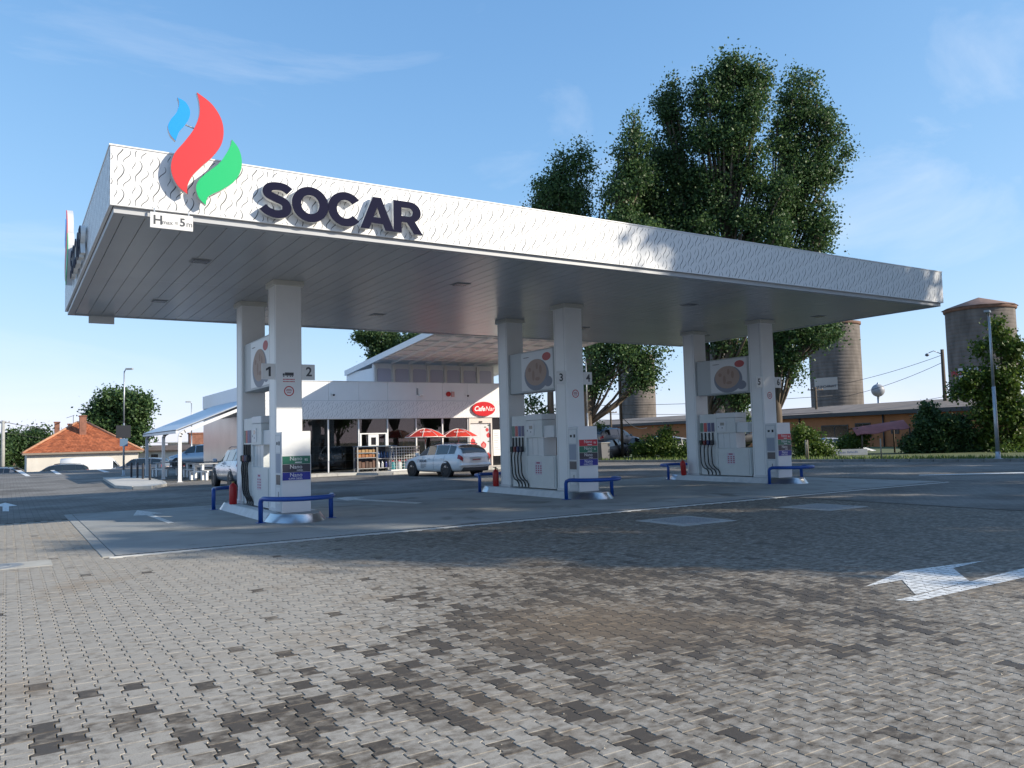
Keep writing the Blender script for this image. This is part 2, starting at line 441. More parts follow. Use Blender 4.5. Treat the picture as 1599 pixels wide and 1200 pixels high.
DAMP = [(gnd(a, b)[0], gnd(a, b)[1], r, w) for a, b, r, w in ((1080, 930, 1.7, 1.0), (930, 915, 1.2, .8), (1250, 945, 1.0, .6), (1000, 985, .9, .6), (760, 1000, .9, .7), (640, 1040, .8, .75), (520, 1060, .65, .6), (720, 1110, .7, 1.0), (850, 1090, .75, .9), (600, 1150, .55, .85), (760, 1180, .5, 1.0), (420, 1120, .4, .45), (120, 1150, .35, .8), (230, 1120, .3, .5), (940, 1150, .5, .6), (60, 1090, .3, .4))]
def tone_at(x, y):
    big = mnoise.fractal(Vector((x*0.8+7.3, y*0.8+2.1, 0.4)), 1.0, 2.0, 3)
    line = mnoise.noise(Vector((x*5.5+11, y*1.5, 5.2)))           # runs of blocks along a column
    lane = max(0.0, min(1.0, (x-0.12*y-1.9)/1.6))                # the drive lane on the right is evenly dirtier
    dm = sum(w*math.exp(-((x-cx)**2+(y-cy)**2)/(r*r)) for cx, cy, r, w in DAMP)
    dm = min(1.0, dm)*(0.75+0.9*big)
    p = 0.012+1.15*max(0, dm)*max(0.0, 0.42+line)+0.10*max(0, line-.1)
    shade_tone = max(0.0, min(1.0, (x+0.9*y+2.0)/5.0))*max(0.0, min(1.0, (x-1.5)/3.0))  # tree shade on the right put into the block tone
    t = 0.05+0.13*random.random()+0.24*lane+0.20*max(0, dm)+0.16*shade_tone
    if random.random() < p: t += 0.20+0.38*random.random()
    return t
cells.sort(key=lambda c: (not c[3], c[2]))
V, F, T = [], [], []
k = 0
for n_, (x, y, w_, vis) in enumerate(cells):
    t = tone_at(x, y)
    dz = random.uniform(-.0014, .0010); tx = random.uniform(-.006, .006); ty = random.uniform(-.006, .006)
    if n_ < 300:
        o = bpy.data.objects.new('paver', me_pav); COL.objects.link(o); o.parent = paving
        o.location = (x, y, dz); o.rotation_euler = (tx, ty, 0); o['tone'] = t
    else:
        q = pv.copy(); q[:, 2] += dz+pv[:, 1]*tx-pv[:, 0]*ty; q[:, 0] += x; q[:, 1] += y
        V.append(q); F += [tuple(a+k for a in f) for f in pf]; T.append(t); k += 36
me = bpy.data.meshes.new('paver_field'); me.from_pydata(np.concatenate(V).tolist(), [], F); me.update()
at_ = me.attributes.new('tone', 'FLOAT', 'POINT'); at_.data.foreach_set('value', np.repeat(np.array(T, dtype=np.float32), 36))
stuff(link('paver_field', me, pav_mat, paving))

# grit and bits of dry leaf lying about on the blocks
B = MB()
for _ in range(900):
    x, y = random.uniform(-3.5, 7.5), random.uniform(-11.2, -2.5)
    r_ = random.choice((.004, .005, .006, .009)); a_ = random.uniform(0, 6.28); h_ = r_*random.uniform(.3, 1.0)
    vs = [(x+r_*math.cos(a_+q)*random.uniform(.7, 1.3), y+r_*math.sin(a_+q)*random.uniform(.7, 1.3), .0005) for q in (0, 1.57, 3.14, 4.71)]+[(x, y, .0005+h_)]
    B.add(vs, [(0, 1, 4), (1, 2, 4), (2, 3, 4), (3, 0, 4)])
o = stuff(B.build('loose_grit', mat('grit', (0.34, 0.3, 0.24), .9, var=.4, scale=2), None, fix=False)); o['label'] = 'fine grit and dry leaf bits scattered on the paving'

# concrete apron under the canopy, kerb strip and slot drain
B = MB()
apm = mat('apron_concrete', (0.30, 0.30, 0.287), 0.72, var=0.17, scale=1.1, bump=0.08, detail=9)
def add_stains(M, scale, lo, hi, dark):
    n = M.node_tree; b_ = n.nodes['Principled BSDF']; src = b_.inputs['Base Color'].links[0].from_socket
    t_ = n.nodes.new('ShaderNodeTexCoord'); z_ = n.nodes.new('ShaderNodeTexNoise'); z_.inputs['Scale'].default_value = scale; z_.inputs['Detail'].default_value = 6; z_.inputs['Distortion'].default_value = .8
    r_ = n.nodes.new('ShaderNodeValToRGB'); r_.color_ramp.elements[0].position = lo; r_.color_ramp.elements[1].position = hi; r_.color_ramp.elements[0].color = (1, 1, 1, 1); r_.color_ramp.elements[1].color = (dark, dark, dark*.97, 1)
    m_ = n.nodes.new('ShaderNodeMixRGB'); m_.blend_type = 'MULTIPLY'; m_.inputs[0].default_value = 1
    n.links.new(t_.outputs['Object'], z_.inputs['Vector']); n.links.new(z_.outputs['Fac'], r_.inputs[0]); n.links.new(src, m_.inputs[1]); n.links.new(r_.outputs[0], m_.inputs[2]); n.links.new(m_.outputs[0], b_.inputs['Base Color'])
add_stains(apm, .9, .56, .72, .55)
AX0, AX1, AY0, AY1 = 0.14, 21.4, 0.34, 9.43
nx, ny = 6, 2
apron = struct(bpy.data.objects.new('concrete_apron', None)); COL.objects.link(apron)
for i in range(nx):
    for j in range(ny):
        x0 = AX0+(AX1-AX0)*i/nx; x1 = AX0+(AX1-AX0)*(i+1)/nx; y0 = AY0+(AY1-AY0)*j/ny; y1 = AY0+(AY1-AY0)*(j+1)/ny
        MB().box(x0+.006, x1-.006, y0+.006, y1-.006, -.02, .010, .006).build('slab', apm, apron)
MB().box(AX0, AX1, AY0, AY1, -.02, .001).build('joint_filler', mat('bitumen_joint', (0.04, 0.04, 0.04), 0.8), apron)
MB().box(AX0-.09, AX1, .17, .245, -.02, .0055, .002).build('white_edge_strip', mat('pale_edge_concrete', (0.55, 0.55, 0.53), 0.7, var=.08, scale=5), apron)
MB().box(AX0-.17, AX0-.004, .31, AY1, -.02, .007, .004).build('left_edge_strip', MATS['pale_edge_concrete'] if False else concrete, apron)
MB().box(AX0-.02, AX1, .247, .338, -.06, .0065).build('slot_drain', black, apron)
B = MB()
for i in range(0, 220):
    x = AX0+i*0.0965
    B.box(x, x+.03, .247, .338, .007, .009)
B.build('drain_grate', mat('cast_iron', (0.05, 0.05, 0.052), 0.6, 0.6), apron)

# painted arrows and lines
def flat(name, pts, z, m_=None):
    B = MB(); B.add([(x, y, z) for x, y in pts], [tuple(range(len(pts)))]); return struct(B.build(name, m_ or paintmark))
gp = lambda L_: [tuple(gnd(a, b)[:2]) for a, b in L_]
def marking(name, polys, z=.0135):
    B = MB()
    for i, L_ in enumerate(polys):
        pts = gp(L_); B.add([(x, y, z+.0008*i) for x, y in pts], [tuple(range(len(pts)))])
    return struct(B.build(name, paintmark))
# big lane arrow in the foreground: painted on the blocks (thin sheet just above them)
from mathutils.geometry import tessellate_polygon
def clip(poly, tri):
    out = poly
    for i in range(3):
        (ax_, ay_), (bx_, by_) = tri[i], tri[(i+1) % 3]; src, out = out, []
        ins = lambda q: (bx_-ax_)*(q[1]-ay_)-(by_-ay_)*(q[0]-ax_) >= 0
        for k_ in range(len(src)):
            p_, q_ = src[k_], src[(k_+1) % len(src)]; ip, iq = ins(p_), ins(q_)
            if ip: out.append(p_)
            if ip != iq:
                d1 = (bx_-ax_)*(p_[1]-ay_)-(by_-ay_)*(p_[0]-ax_); d2_ = (bx_-ax_)*(q_[1]-ay_)-(by_-ay_)*(q_[0]-ax_); u_ = d1/(d1-d2_)
                out.append((p_[0]+(q_[0]-p_[0])*u_, p_[1]+(q_[1]-p_[1])*u_))
        if len(out) < 3: return []
    return out
PB = MB()
for L_ in ([(1409, 892.5), (1537, 876.5), (1488, 888), (1514, 908.5), (1430, 930), (1409, 906.5), (1352, 916.5)], [(1398, 938), (1432, 930.5), (1514, 909), (1660, 873), (1660, 889), (1432, 940)]):
    pts = gp(L_)
    bx0, bx1 = min(q[0] for q in pts)-.2, max(q[0] for q in pts)+.2; by0, by1 = min(q[1] for q in pts)-.2, max(q[1] for q in pts)+.2
    tris = []
    for tr in tessellate_polygon([[Vector((*q, 0)) for q in pts]]):
        T3 = [pts[k_] for k_ in tr]
        if (T3[1][0]-T3[0][0])*(T3[2][1]-T3[0][1])-(T3[1][1]-T3[0][1])*(T3[2][0]-T3[0][0]) < 0: T3 = T3[::-1]
        tris.append(T3)
    for (x, y, w_, vis) in cells:
        if not (bx0 < x < bx1 and by0 < y < by1): continue
        for q4_ in pf[:5]:
            poly = [(x+pv[k_][0], y+pv[k_][1]) for k_ in q4_]
            for T3 in tris:
                c_ = clip(poly, T3)
                if c_: PB.add([(u_, v_, .0042) for u_, v_ in c_], [tuple(range(len(c_)))])
struct(PB.build('lane_arrow_marking', paintmark, None, fix=False))
marking('lane_arrow_marking', [[(214, 798), (256, 803), (236, 803.8), (272, 817.5), (263, 819), (229, 806), (208, 806.5)]], .0145)
marking('lane_arrow_marking', [[(525, 779.5), (541, 777), (570, 778.5), (556, 780), (660, 786), (650, 788), (552, 782), (542, 783)]], .0145)
marking('lane_arrow_marking', [[(-12, 791), (8, 785.5), (27, 790), (14, 791.2), (14, 799), (4, 799), (4, 791.5)]], .004)
flat('bay_line_marking', gp([(1435, 742), (1599, 737.8), (1660, 736.4), (1660, 738), (1599, 739.6), (1435, 743)]), .004)
flat('bay_line_marking', gp([(560, 733.4), (575, 732.7), (645, 738.6), (632, 739.2)]), .004)
flat('bay_line_marking', gp([(0, 727+4), (30, 733), (48, 744), (40, 744), (24, 735), (0, 733.5)]), .004)
flat('bay_line_marking', gp([(78, 734.6), (84, 734.4), (97, 741), (88, 741)]), .004)
flat('bay_line_marking', gp([(150, 733.5), (156, 733.3), (172, 737.6), (163, 738)]), .004)
# manhole covers on pale concrete collars
mh = mat('manhole_cover_steel', (0.26, 0.27, 0.28), 0.55, 0.3, var=.15, scale=20)
collar = mat('pale_collar_concrete', (0.33, 0.32, 0.30), 0.85, var=.15, scale=4, bump=.1)
def manhole(px, py, sx, sy, label, cs=1.6):
    c = gnd(px, py)
    t = thing('manhole_cover', label, 'manhole cover', (c[0], c[1], 0))
    MB().box(-sx*cs, sx*cs, -sy*cs, sy*cs, -.02, .0045, .004).build('collar', collar, t)
    MB().box(-sx, sx, -sy, sy, .0, .016, .004).build('cover', mh, t)
    B = MB()
    for i in range(-5, 6):
        for j in range(-5, 6):
            B.box(i*sx/5.8-.02, i*sx/5.8+.02, j*sy/5.8-.006, j*sy/5.8+.006, .0155, .019)
    stuff(B.build('tread_ribs', mh, t))
manhole(1070, 813.5, .42, .42, 'square steel manhole cover in the paving before the middle pump island', 1.5)
manhole(1285, 792, .42, .42, 'square steel manhole cover in the paving towards the right pump island', 1.45)
c = gnd(-2, 886)
t = thing('round_manhole_cover', 'round manhole cover set in a pale concrete patch at the left edge', 'manhole cover', (c[0], c[1], 0))
MB().box(-1.0, .62, -.33, .33, -.02, .0045).build('concrete_patch', mat('new_pale_concrete', (0.40, 0.385, 0.345), 0.85, var=.12, scale=3), t)
MB().lathe([(0.001, .012), (.27, .012), (.3, .008), (.3, -.01)], n=28).build('cover', mh, t)
MB().lathe([(.12, .0121), (.12, .016), (.15, .016), (.15, .0121)], n=28).build('ring_rib', mh, t)

# ================================================================== CANOPY
CL, CW, ZF, FH = 21.37, 10.62, 5.08, 0.882
can = thing('canopy', 'long flat white fuel station canopy with wave-patterned fascia', 'canopy', (0, 0, 0))
fas = mat('fascia_white', (0.8, 0.8, 0.8), 0.4, var=.015, scale=1)
sofm = mat('soffit_plank_grey', (0.47, 0.48, 0.49), 0.26, 0.15, var=.04, scale=.7)
trim = mat('trim_white', (0.62, 0.63, 0.64), 0.4)
npan = 9
for i in range(npan):
    x0 = CL*i/npan; x1 = CL*(i+1)/npan
    MB().box(x0+.004, x1-.004, 0, .05, ZF, ZF+FH, .002).build('fascia_panel', fas, can)
    MB().box(x0+.001, x1-.001, CW-.05, CW, ZF, ZF+FH, .002).build('fascia_panel', fas, can)
for i in range(4):
    y0 = .052+(CW-.104)*i/4; y1 = .052+(CW-.104)*(i+1)/4
    MB().box(0, .05, y0+.001, y1-.001, ZF, ZF+FH, .002).build('fascia_panel', fas, can)
    MB().box(CL-.05, CL, y0+.001, y1-.001, ZF, ZF+FH, .002).build('fascia_panel', fas, can)
B = MB()
B.box(-.012, CL+.012, -.012, .09, ZF+FH, ZF+FH+.022); B.box(-.012, CL+.012, CW-.09, CW+.012, ZF+FH, ZF+FH+.022)
B.box(-.012, .09, .09, CW-.09, ZF+FH, ZF+FH+.022); B.box(CL-.09, CL+.012, .09, CW-.09, ZF+FH, ZF+FH+.022)
B.build('coping', fas, can)
MB().box(.1, CL-.1, .1, CW-.1, ZF+.35, ZF+.5).build('roof_deck', galv, can)
MB().box(.05, CL-.05, .05, CW-.05, ZF+.02, ZF+.045).build('soffit_backing', darkgrey, can)
B = MB()
e0, e1 = .06, .20
B.box(e0, CL-e0, e0, e1, 4.985, ZF+.01); B.box(e0, CL-e0, CW-e1, CW-e0, 4.985, ZF+.01)
B.box(e0, e1, e1, CW-e1, 4.985, ZF+.01); B.box(CL-e1, CL-e0, e1, CW-e1, 4.985, ZF+.01)
B.build('soffit_edge_trim', mat('soffit_trim', (0.5, 0.51, 0.53), 0.35), can)
pw = (CL-2*e1-.02)/70
for half, (y0, y1) in enumerate(((e1+.006, 5.14), (5.148, CW-e1-.006))):
    me = MB().box(.004, pw-.004, y0, y1, 4.998, 5.03, .003).mesh('soffit_plank')
    for i in range(70):
        link('soffit_plank', me, sofm, can, (e1+.01+i*pw, 0, random.uniform(-.0012, .0012)))
for x in (1.8, 7.3, 14.25, 19.6):
    for y in (2.85, 7.6):
        d = MB().box(x-.17, x+.17, y-.17, y+.17, 4.985, 5.02, .004).build('downlight', mat('lamp_frame', (0.25, 0.26, 0.28), 0.4), can)
        MB().box(x-.14, x+.14, y-.14, y+.14, 4.980, 4.9845).build('lens', mat('lamp_lens', (0.09, 0.095, 0.11), 0.25), d)

# wave slots as ribbons on the fascia, backing and slit shade in one grey: short, long and middle S-curves on a slanting lattice
S_SHORT = ([(.014, .061), (.020, .040), (.012, .012), (-.006, -.018), (-.016, -.040), (-.014, -.061)], .0075)
S_LONG = ([(.077, .087), (.106, .040), (.112, .000), (.098, -.050), (.068, -.100), (.036, -.140), (.022, -.180), (.027, -.237)], .0115)
S_MID = ([(.182, -.047), (.197, -.080), (.195, -.115), (.170, -.150), (.135, -.180), (.110, -.210), (.102, -.232), (.101, -.252)], .0085)
def crv(pts, k=3):
    out = []
    for i in range(len(pts)-1):
        p0, p1, p2, p3 = (Vector(pts[min(max(j, 0), len(pts)-1)]) for j in (i-1, i, i+1, i+2))
        for t in range(k):
            t /= k; out.append(0.5*((2*p1)+(p2-p0)*t+(2*p0-5*p1+4*p2-p3)*t*t+(3*p1-p0-3*p2+p3)*t**3))
    out.append(Vector(pts[-1])); return out
MOT = [(crv(p), w) for p, w in (S_SHORT, S_LONG, S_MID)]
def wave_slot_ribbons(length, h, put, k=1.0, x0=.076, z0=.535, proud=.0015):
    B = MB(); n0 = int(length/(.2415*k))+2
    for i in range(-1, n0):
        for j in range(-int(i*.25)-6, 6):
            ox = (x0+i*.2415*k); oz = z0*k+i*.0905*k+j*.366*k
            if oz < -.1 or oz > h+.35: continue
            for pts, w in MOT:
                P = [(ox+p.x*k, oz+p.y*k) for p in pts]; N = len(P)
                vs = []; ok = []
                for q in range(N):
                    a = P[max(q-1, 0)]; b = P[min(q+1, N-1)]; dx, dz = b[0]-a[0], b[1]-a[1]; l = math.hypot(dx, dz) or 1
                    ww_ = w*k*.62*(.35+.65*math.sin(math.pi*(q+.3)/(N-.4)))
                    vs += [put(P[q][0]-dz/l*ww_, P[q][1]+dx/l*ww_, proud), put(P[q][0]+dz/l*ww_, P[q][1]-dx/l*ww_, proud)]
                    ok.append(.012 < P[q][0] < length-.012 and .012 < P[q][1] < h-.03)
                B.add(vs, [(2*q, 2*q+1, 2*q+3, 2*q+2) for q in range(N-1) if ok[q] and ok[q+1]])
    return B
slotm = mat('slot_shade_grey', (0.055, 0.06, 0.07), 0.7)
slotl = mat('slot_shade_light_grey', (0.22, 0.23, 0.26), 0.6)  # relief shading of the shop band put into the grey
def nofix(B, name, m_, par): return stuff(B.build(name, m_, par, fix=False))
nofix(wave_slot_ribbons(CL, FH, lambda a, b, p: (a, -p, ZF+b)), 'wave_slot_ribbons', slotm, can)
nofix(wave_slot_ribbons(CW, FH, lambda a, b, p: (-p, CW-a, ZF+b)), 'wave_slot_ribbons', slotm, can)

# ---- brand sign on the front: three flames and five letters
zz = lambda a, b: (80+a/4.0, 130+b/4.0)
FL_RED = [(910, 58), (1000, 128), (1058, 215), (1077, 300), (1062, 385), (1010, 458), (940, 520), (882, 580), (852, 640), (850, 692), (800, 652), (763, 592), (748, 520), (770, 440), (830, 368), (890, 288), (924, 205), (926, 130)]
FL_GRN = [(1128, 352), (1170, 408), (1190, 480), (1182, 555), (1140, 618), (1070, 664), (1005, 694), (975, 718), (966, 762), (925, 720), (905, 660), (920, 610), (970, 562), (1050, 500), (1100, 430), (1122, 385)]
FL_BLU = [(790, 90), (838, 118), (866, 168), (862, 218), (832, 268), (798, 308), (778, 360), (745, 322), (730, 272), (745, 230), (780, 188), (798, 142), (798, 112)]
rim = mat('sign_rim', (0.55, 0.56, 0.58), 0.35)
FST = 0.15
def flame_sign(name, label, put_face, origin):
    t = thing(name, label, 'logo', origin)
    for pts, colr, sh in ((FL_RED, (0.62, 0.030, 0.035), (0, 9)), (FL_GRN, (0.0, 0.47, 0.15), (0, 8)), (FL_BLU, (0.0, 0.30, 0.86), (0, 6))):
        w2 = [ypl(*zz(a, b), -FST) for a, b in pts]
        lp = smooth_poly([(q[0], q[2]) for q in w2], 5, sh)
        c0 = (sum(q[0] for q in lp)/len(lp), sum(q[1] for q in lp)/len(lp))
        face = put_face(lp, .012, FST-.011).build('flame', mat('flame_%d' % int(colr[1]*1000+colr[0]*10), colr, 0.4), t)
        put_face([(q[0], q[1]) for q in lp], .075, FST-.0865).build('rim', rim, face)
    return t
fl = flame_sign('flame_logo', 'red, green and blue flame logo standing proud of the front fascia corner', lambda lp, d, off: outline_mb([lp], d, '-y', (0, -off, 0)), (0, 0, 0))
a = ypl(80+835/4, 130+262/4, -.08); b = ypl(80+905/4, 130+288/4, -.08)
MB().cyl((a[0]-.06, -.085, a[2]+.02), (b[0]+.05, -.085, b[2]-.02), .012).build('tie_bar', alu, fl)
for x, z in ((.95, 5.5), (1.0, 5.8), (1.35, 5.35), (1.42, 5.55)):
    MB().cyl((x, -.07, z), (x, .01, z), .015).build('standoff', alu, fl)
# letters
def arc(cx, cy, rx, ry, a0, a1, n=22): return [(cx+rx*math.cos(R(a0+(a1-a0)*i/(n-1))), cy+ry*math.sin(R(a0+(a1-a0)*i/(n-1)))) for i in range(n)]
def band(path, w):
    N = len(path); l, r = [], []
    for i in range(N):
        p, q = path[max(i-1, 0)], path[min(i+1, N-1)]; dx, dy = q[0]-p[0], q[1]-p[1]; L_ = math.hypot(dx, dy)
        l.append((path[i][0]-dy/L_*w/2, path[i][1]+dx/L_*w/2)); r.append((path[i][0]+dy/L_*w/2, path[i][1]-dx/L_*w/2))
    return l+r[::-1]
ST = .24   # stroke width for cap height 1
LET = {
 'O': ([arc(.48, .5, .48, .52, 0, 360, 41)[:-1], arc(.48, .5, .48-ST, .52-ST, 0, 360, 41)[:-1]], .96),
 'C': ([band(arc(.48, .5, .48-ST/2, .52-ST/2, 38, 322, 34), ST)], .90),
 'S': ([band(smooth_poly([(.735, .79), (.60, .885), (.42, .905), (.235, .86), (.165, .74), (.21, .63), (.40, .545), (.58, .47), (.655, .35), (.63, .19), (.50, .105), (.33, .10), (.17, .16), (.055, .265)], 5, (0, 13))[:13*5+1], ST*.94)], .80),
 'A': ([[(0, 0), (.245, 0), (.315, .19), (.645, .19), (.715, 0), (.97, 0), (.60, 1), (.36, 1)], [(.375, .375), (.585, .375), (.48, .69)]], .97),
 'R': ([[(0, 0), (.235, 0), (.235, .34), (.40, .34), (.60, 0), (.87, 0), (.63, .395)]+arc(.49, .675, .33, .325, -62, 90, 14)+[(0, 1)], [(.235, .53), (.235, .80)]+arc(.46, .665, .115, .135, 90, -90, 10)], .87),
}
navy = mat('letter_navy', (0.008, 0.009, 0.030), 0.75, spec=.12)
halo = mat('letter_rim_white', (0.8, 0.8, 0.78), 0.4)
def letter_sign(label, x0, x1, zb, h, mk):
    t = thing('letter_sign', label, 'sign letters', (0, 0, 0))
    tot = sum(LET[c][1]*1.13 for c in 'SOCAR'); gap = ((x1-x0)/h-tot)/4
    x = x0
    for c in 'SOCAR':
        loops = [[(x+p[0]*h*1.13, zb+p[1]*h) for p in lp] for lp in LET[c][0]]
        f_ = mk(loops, .008, .112).build('letter', navy, t); f_['label'] = 'dark blue letter '+c
        mk(loops, .08, .0315).build('rim', halo, f_)
        x += (LET[c][1]*1.13+gap)*h
    for k_ in range(6):
        pass
    return t
letter_sign('dark blue capital letters SOCAR on the front fascia', 2.13, 4.95, 5.16, .56, lambda lp, d, off: outline_mb(lp, d, '-y', (0, -off, 0)))
# the same sign on the left side, seen from its edge
def side_mk(lp, d, off): return outline_mb(lp, d, '-x', (-off, 0, 0))
t = thing('flame_logo', 'flame logo seen edge-on on the left end of the canopy', 'logo', (0, 0, 0))
for pts, colr, sh in ((FL_RED, 0, (0, 9)), (FL_GRN, 1, (0, 8)), (FL_BLU, 2, (0, 6))):
    w2 = [ypl(*zz(a, b), -FST) for a, b in pts]
    lp = smooth_poly([(q[0]-1.2-7.6, q[2]) for q in w2], 5, sh)
    mname = [k_ for k_ in MATS if k_.startswith('flame_')][colr]
    f_ = side_mk([lp], .012, FST-.011).build('flame', MATS[mname], t)
    side_mk([lp], .12, .018).build('rim', rim, f_)
letter_sign('capital letters SOCAR seen edge-on on the left end of the canopy', -6.6, -3.78, 5.16, .56, side_mk)
# clearance plates hung under the edges
def plate(name, y, label, face):
    t = thing(name, label, 'sign', (.835, y, 4.80))
    MB().box(-.30, .30, -.012, .012, 0, .235, .003).build('plate', white2, t)
    MB().box(-.25, -.23, -.01, .01, .235, .30).build('hanger', alu, t); MB().box(.23, .25, -.01, .01, .235, .30).build('hanger', alu, t)
    if face:
        text_mb('H', .19, .001, .004, 'LEFT', '-y', (-.262, -.0135, .115)).build('lettering', darkgrey, t)
        text_mb('max =', .088, .001, .001, 'LEFT', '-y', (-.135, -.0135, .095)).build('lettering', mat('text_grey', (.16, .16, .17), .5), t)
        text_mb('5', .17, .001, .004, 'LEFT', '-y', (.108, -.0135, .115)).build('lettering', darkgrey, t)
        text_mb('m', .12, .001, .001, 'LEFT', '-y', (.202, -.0135, .10)).build('lettering', MATS['text_grey'], t)
plate('clearance_sign', -.035, 'white clearance plate reading Hmax = 5 m under the front fascia', True)
plate('clearance_sign', CW-.1, 'back of a clearance plate hanging under the rear canopy edge', False)

# ================================================================== COLUMNS, ISLANDS, PUMPS
XI = [3.513, 10.956, 18.338]
CWX, CWY, YF, YB = .552, .519, 4.008, 6.867
which = ['left', 'middle', 'right']
grey_line = mat('seam_grey', (0.33, 0.34, 0.35), 0.6)
redprint = mat('red_print', (0.5, 0.02, 0.03), 0.6)
textgrey = MATS['text_grey']
colm = mat('column_cladding', (0.81, 0.82, 0.82), 0.38, var=.025, scale=2)
def column(xc, yc, label, front):
    t = thing('canopy_column', label, 'column', (xc, yc, .17), group='canopy columns')
    hx, hy = CWX/2, CWY/2
    MB().box(-hx, hx, -hy, hy, 0, 4.83, .012).build('shaft', colm, t)
    MB().box(-hx-.05, hx+.05, -hy-.05, hy+.05, 4.72, 4.83, .008).build('capital', mat('capital_cream', (0.62, 0.61, 0.56), 0.45), t)
    MB().box(-hx-.012, hx+.012, -hy-.012, hy+.012, 0, .07, .004).build('skirting', trim, t)
    B = MB()
    for s in (-1, 1):
        B.box(s*(hx+.0005)-.0015, s*(hx+.0005)+.0015, -hy+.06, -hy+.066, .08, 4.7)
        B.box(s*(hx+.0005)-.0015, s*(hx+.0005)+.0015, hy-.066, hy-.06, .08, 4.7)
    B.build('cladding_seam', grey_line, t)
    if front:
        B = MB()
        ro = arc(0.0, 2.49, .105, .105, 0, 360, 33)[:-1]; ri = arc(0.0, 2.49, .085, .085, 0, 360, 33)[:-1]
        B = outline_mb([ro, ri], .002, '-y', (0, -hy-.0005, 0))
        st = B.build('round_sticker', redprint, t)
        B = MB()
        for z, w in ((2.525, .05), (2.495, .06), (2.455, .045)):
            for i in range(5): B.box(-w+i*w*.42, -w+i*w*.42+w*.3, -hy-.002, -hy, z-.009, z+.009)
        B.build('small_print', mat('print_maroon', (.35, .03, .06), .6), st)
    return t
numbers = 1
for i, xi in enumerate(XI):
    xc = xi+CWX/2
    cf = column(xc, YF+CWY/2, 'white square front column on the %s pump island' % which[i], True)
    column(xc, YB+CWY/2, 'white square rear column on the %s pump island' % which[i], False)
    if i == 0:   # lorry pictogram on the first column
        hy = CWY/2
        B = MB(); B.box(-.085, .10, -hy-.002, -hy, 2.815, 2.88); B.box(-.13, -.09, -hy-.002, -hy, 2.815, 2.86)
        for a in (-.11, -.03, .03, .075): B.box(a-.014, a+.014, -hy-.002, -hy, 2.79, 2.81)
        B.build('lorry_pictogram', darkgrey, cf)
        B = MB()
        for z in (2.735, 2.69):
            for q in range(9): B.box(-.125+q*.028, -.125+q*.028+.019, -hy-.002, -hy, z-.011, z+.011)
        B.build('red_print', redprint, cf)
    for s in (-1, 1):
        n_ = numbers; numbers += 1
        px_ = xc-CWX/2-.145 if s < 0 else xc+CWX/2+.145
        t = thing('pump_number_sign', 'white plate with the numeral %s on the %s side of the %s front column' % (['one', 'two', 'three', 'four', 'five', 'six'][n_-1], 'left' if s < 0 else 'right', which[i]), 'sign', (px_, YF+.02, 2.90), group='pump number plates')
        MB().box(-.14, .14, -.012, .012, 0, .33, .004).build('plate', white2, t)
        if n_ == 1: outline_mb([[(.0, .065), (.045, .065), (.045, .265), (.012, .265), (-.055, .222), (-.055, .178), (.0, .208)]], .002, '-y', (0, -.0125, 0)).build('numeral', darkgrey, t)
        else: text_mb(str(n_), .27, .001, .006, 'CENTER', '-y', (.01*s, -.0135, .165)).build('numeral', darkgrey, t)
        MB().box(min(-s*.14, -s*.147), max(-s*.14, -s*.147), -.008, .008, .05, .28).build('bracket', alu, t)

kerbw = mat('island_kerb_white', (0.6, 0.61, 0.62), 0.55, var=.08, scale=5)
topm = mat('island_top_concrete', (0.36, 0.36, 0.36), 0.8, var=.1, scale=6)
def island(xc, label):
    t = thing('pump_island', label, 'pump island', (xc, 5.70, 0), group='pump islands')
    hw = .60; y0, y1 = -1.95, 1.95; nd = .90
    def outline(ins):
        f_ = [( (hw-ins)*math.sin(a), y0-(nd-ins)*math.cos(a)) for a in np.linspace(-math.pi/2, math.pi/2, 17)]
        b_ = [( (hw-ins)*math.sin(a), y1+(nd-ins)*math.cos(a)) for a in np.linspace(math.pi/2, -math.pi/2, 17)]
        return f_, b_
    f0, b0 = outline(0); f1, b1 = outline(.10)
    for A, Bn, nm in ((f0, f1, 'steel_nose'), (b0, b1, 'steel_nose')):
        m_ = MB(); n_ = len(A)
        m_.add([(x, y, .008) for x, y in A]+[(x, y, .155) for x, y in Bn]+[(x*.96, y, .172) for x, y in Bn], [(i, i+1, n_+i+1, n_+i) for i in range(n_-1)]+[(n_+i, n_+i+1, 2*n_+i+1, 2*n_+i) for i in range(n_-1)], True)
        m_.build(nm, steel, t, fix=True)
    for s in (-1, 1):
        for k_ in range(3):
            ya = y0+(y1-y0)*k_/3+.004; yb = y0+(y1-y0)*(k_+1)/3-.004
            m_ = MB(); m_.prism([(s*hw, .008), (s*(hw-.09), .16), (s*(hw-.11), .172), (s*.3, .172), (s*.3, .008)], 'y', ya, yb); m_.build('kerb_stone', kerbw, t)
    top = f1+b1
    MB().prism([(x*.955, y*.993) for x, y in top], 'z', .05, .168).build('island_top', topm, t)
    return t
for i, xi in enumerate(XI): island(xi+CWX/2, 'raised %s pump island with sloped kerb and steel noses' % which[i])

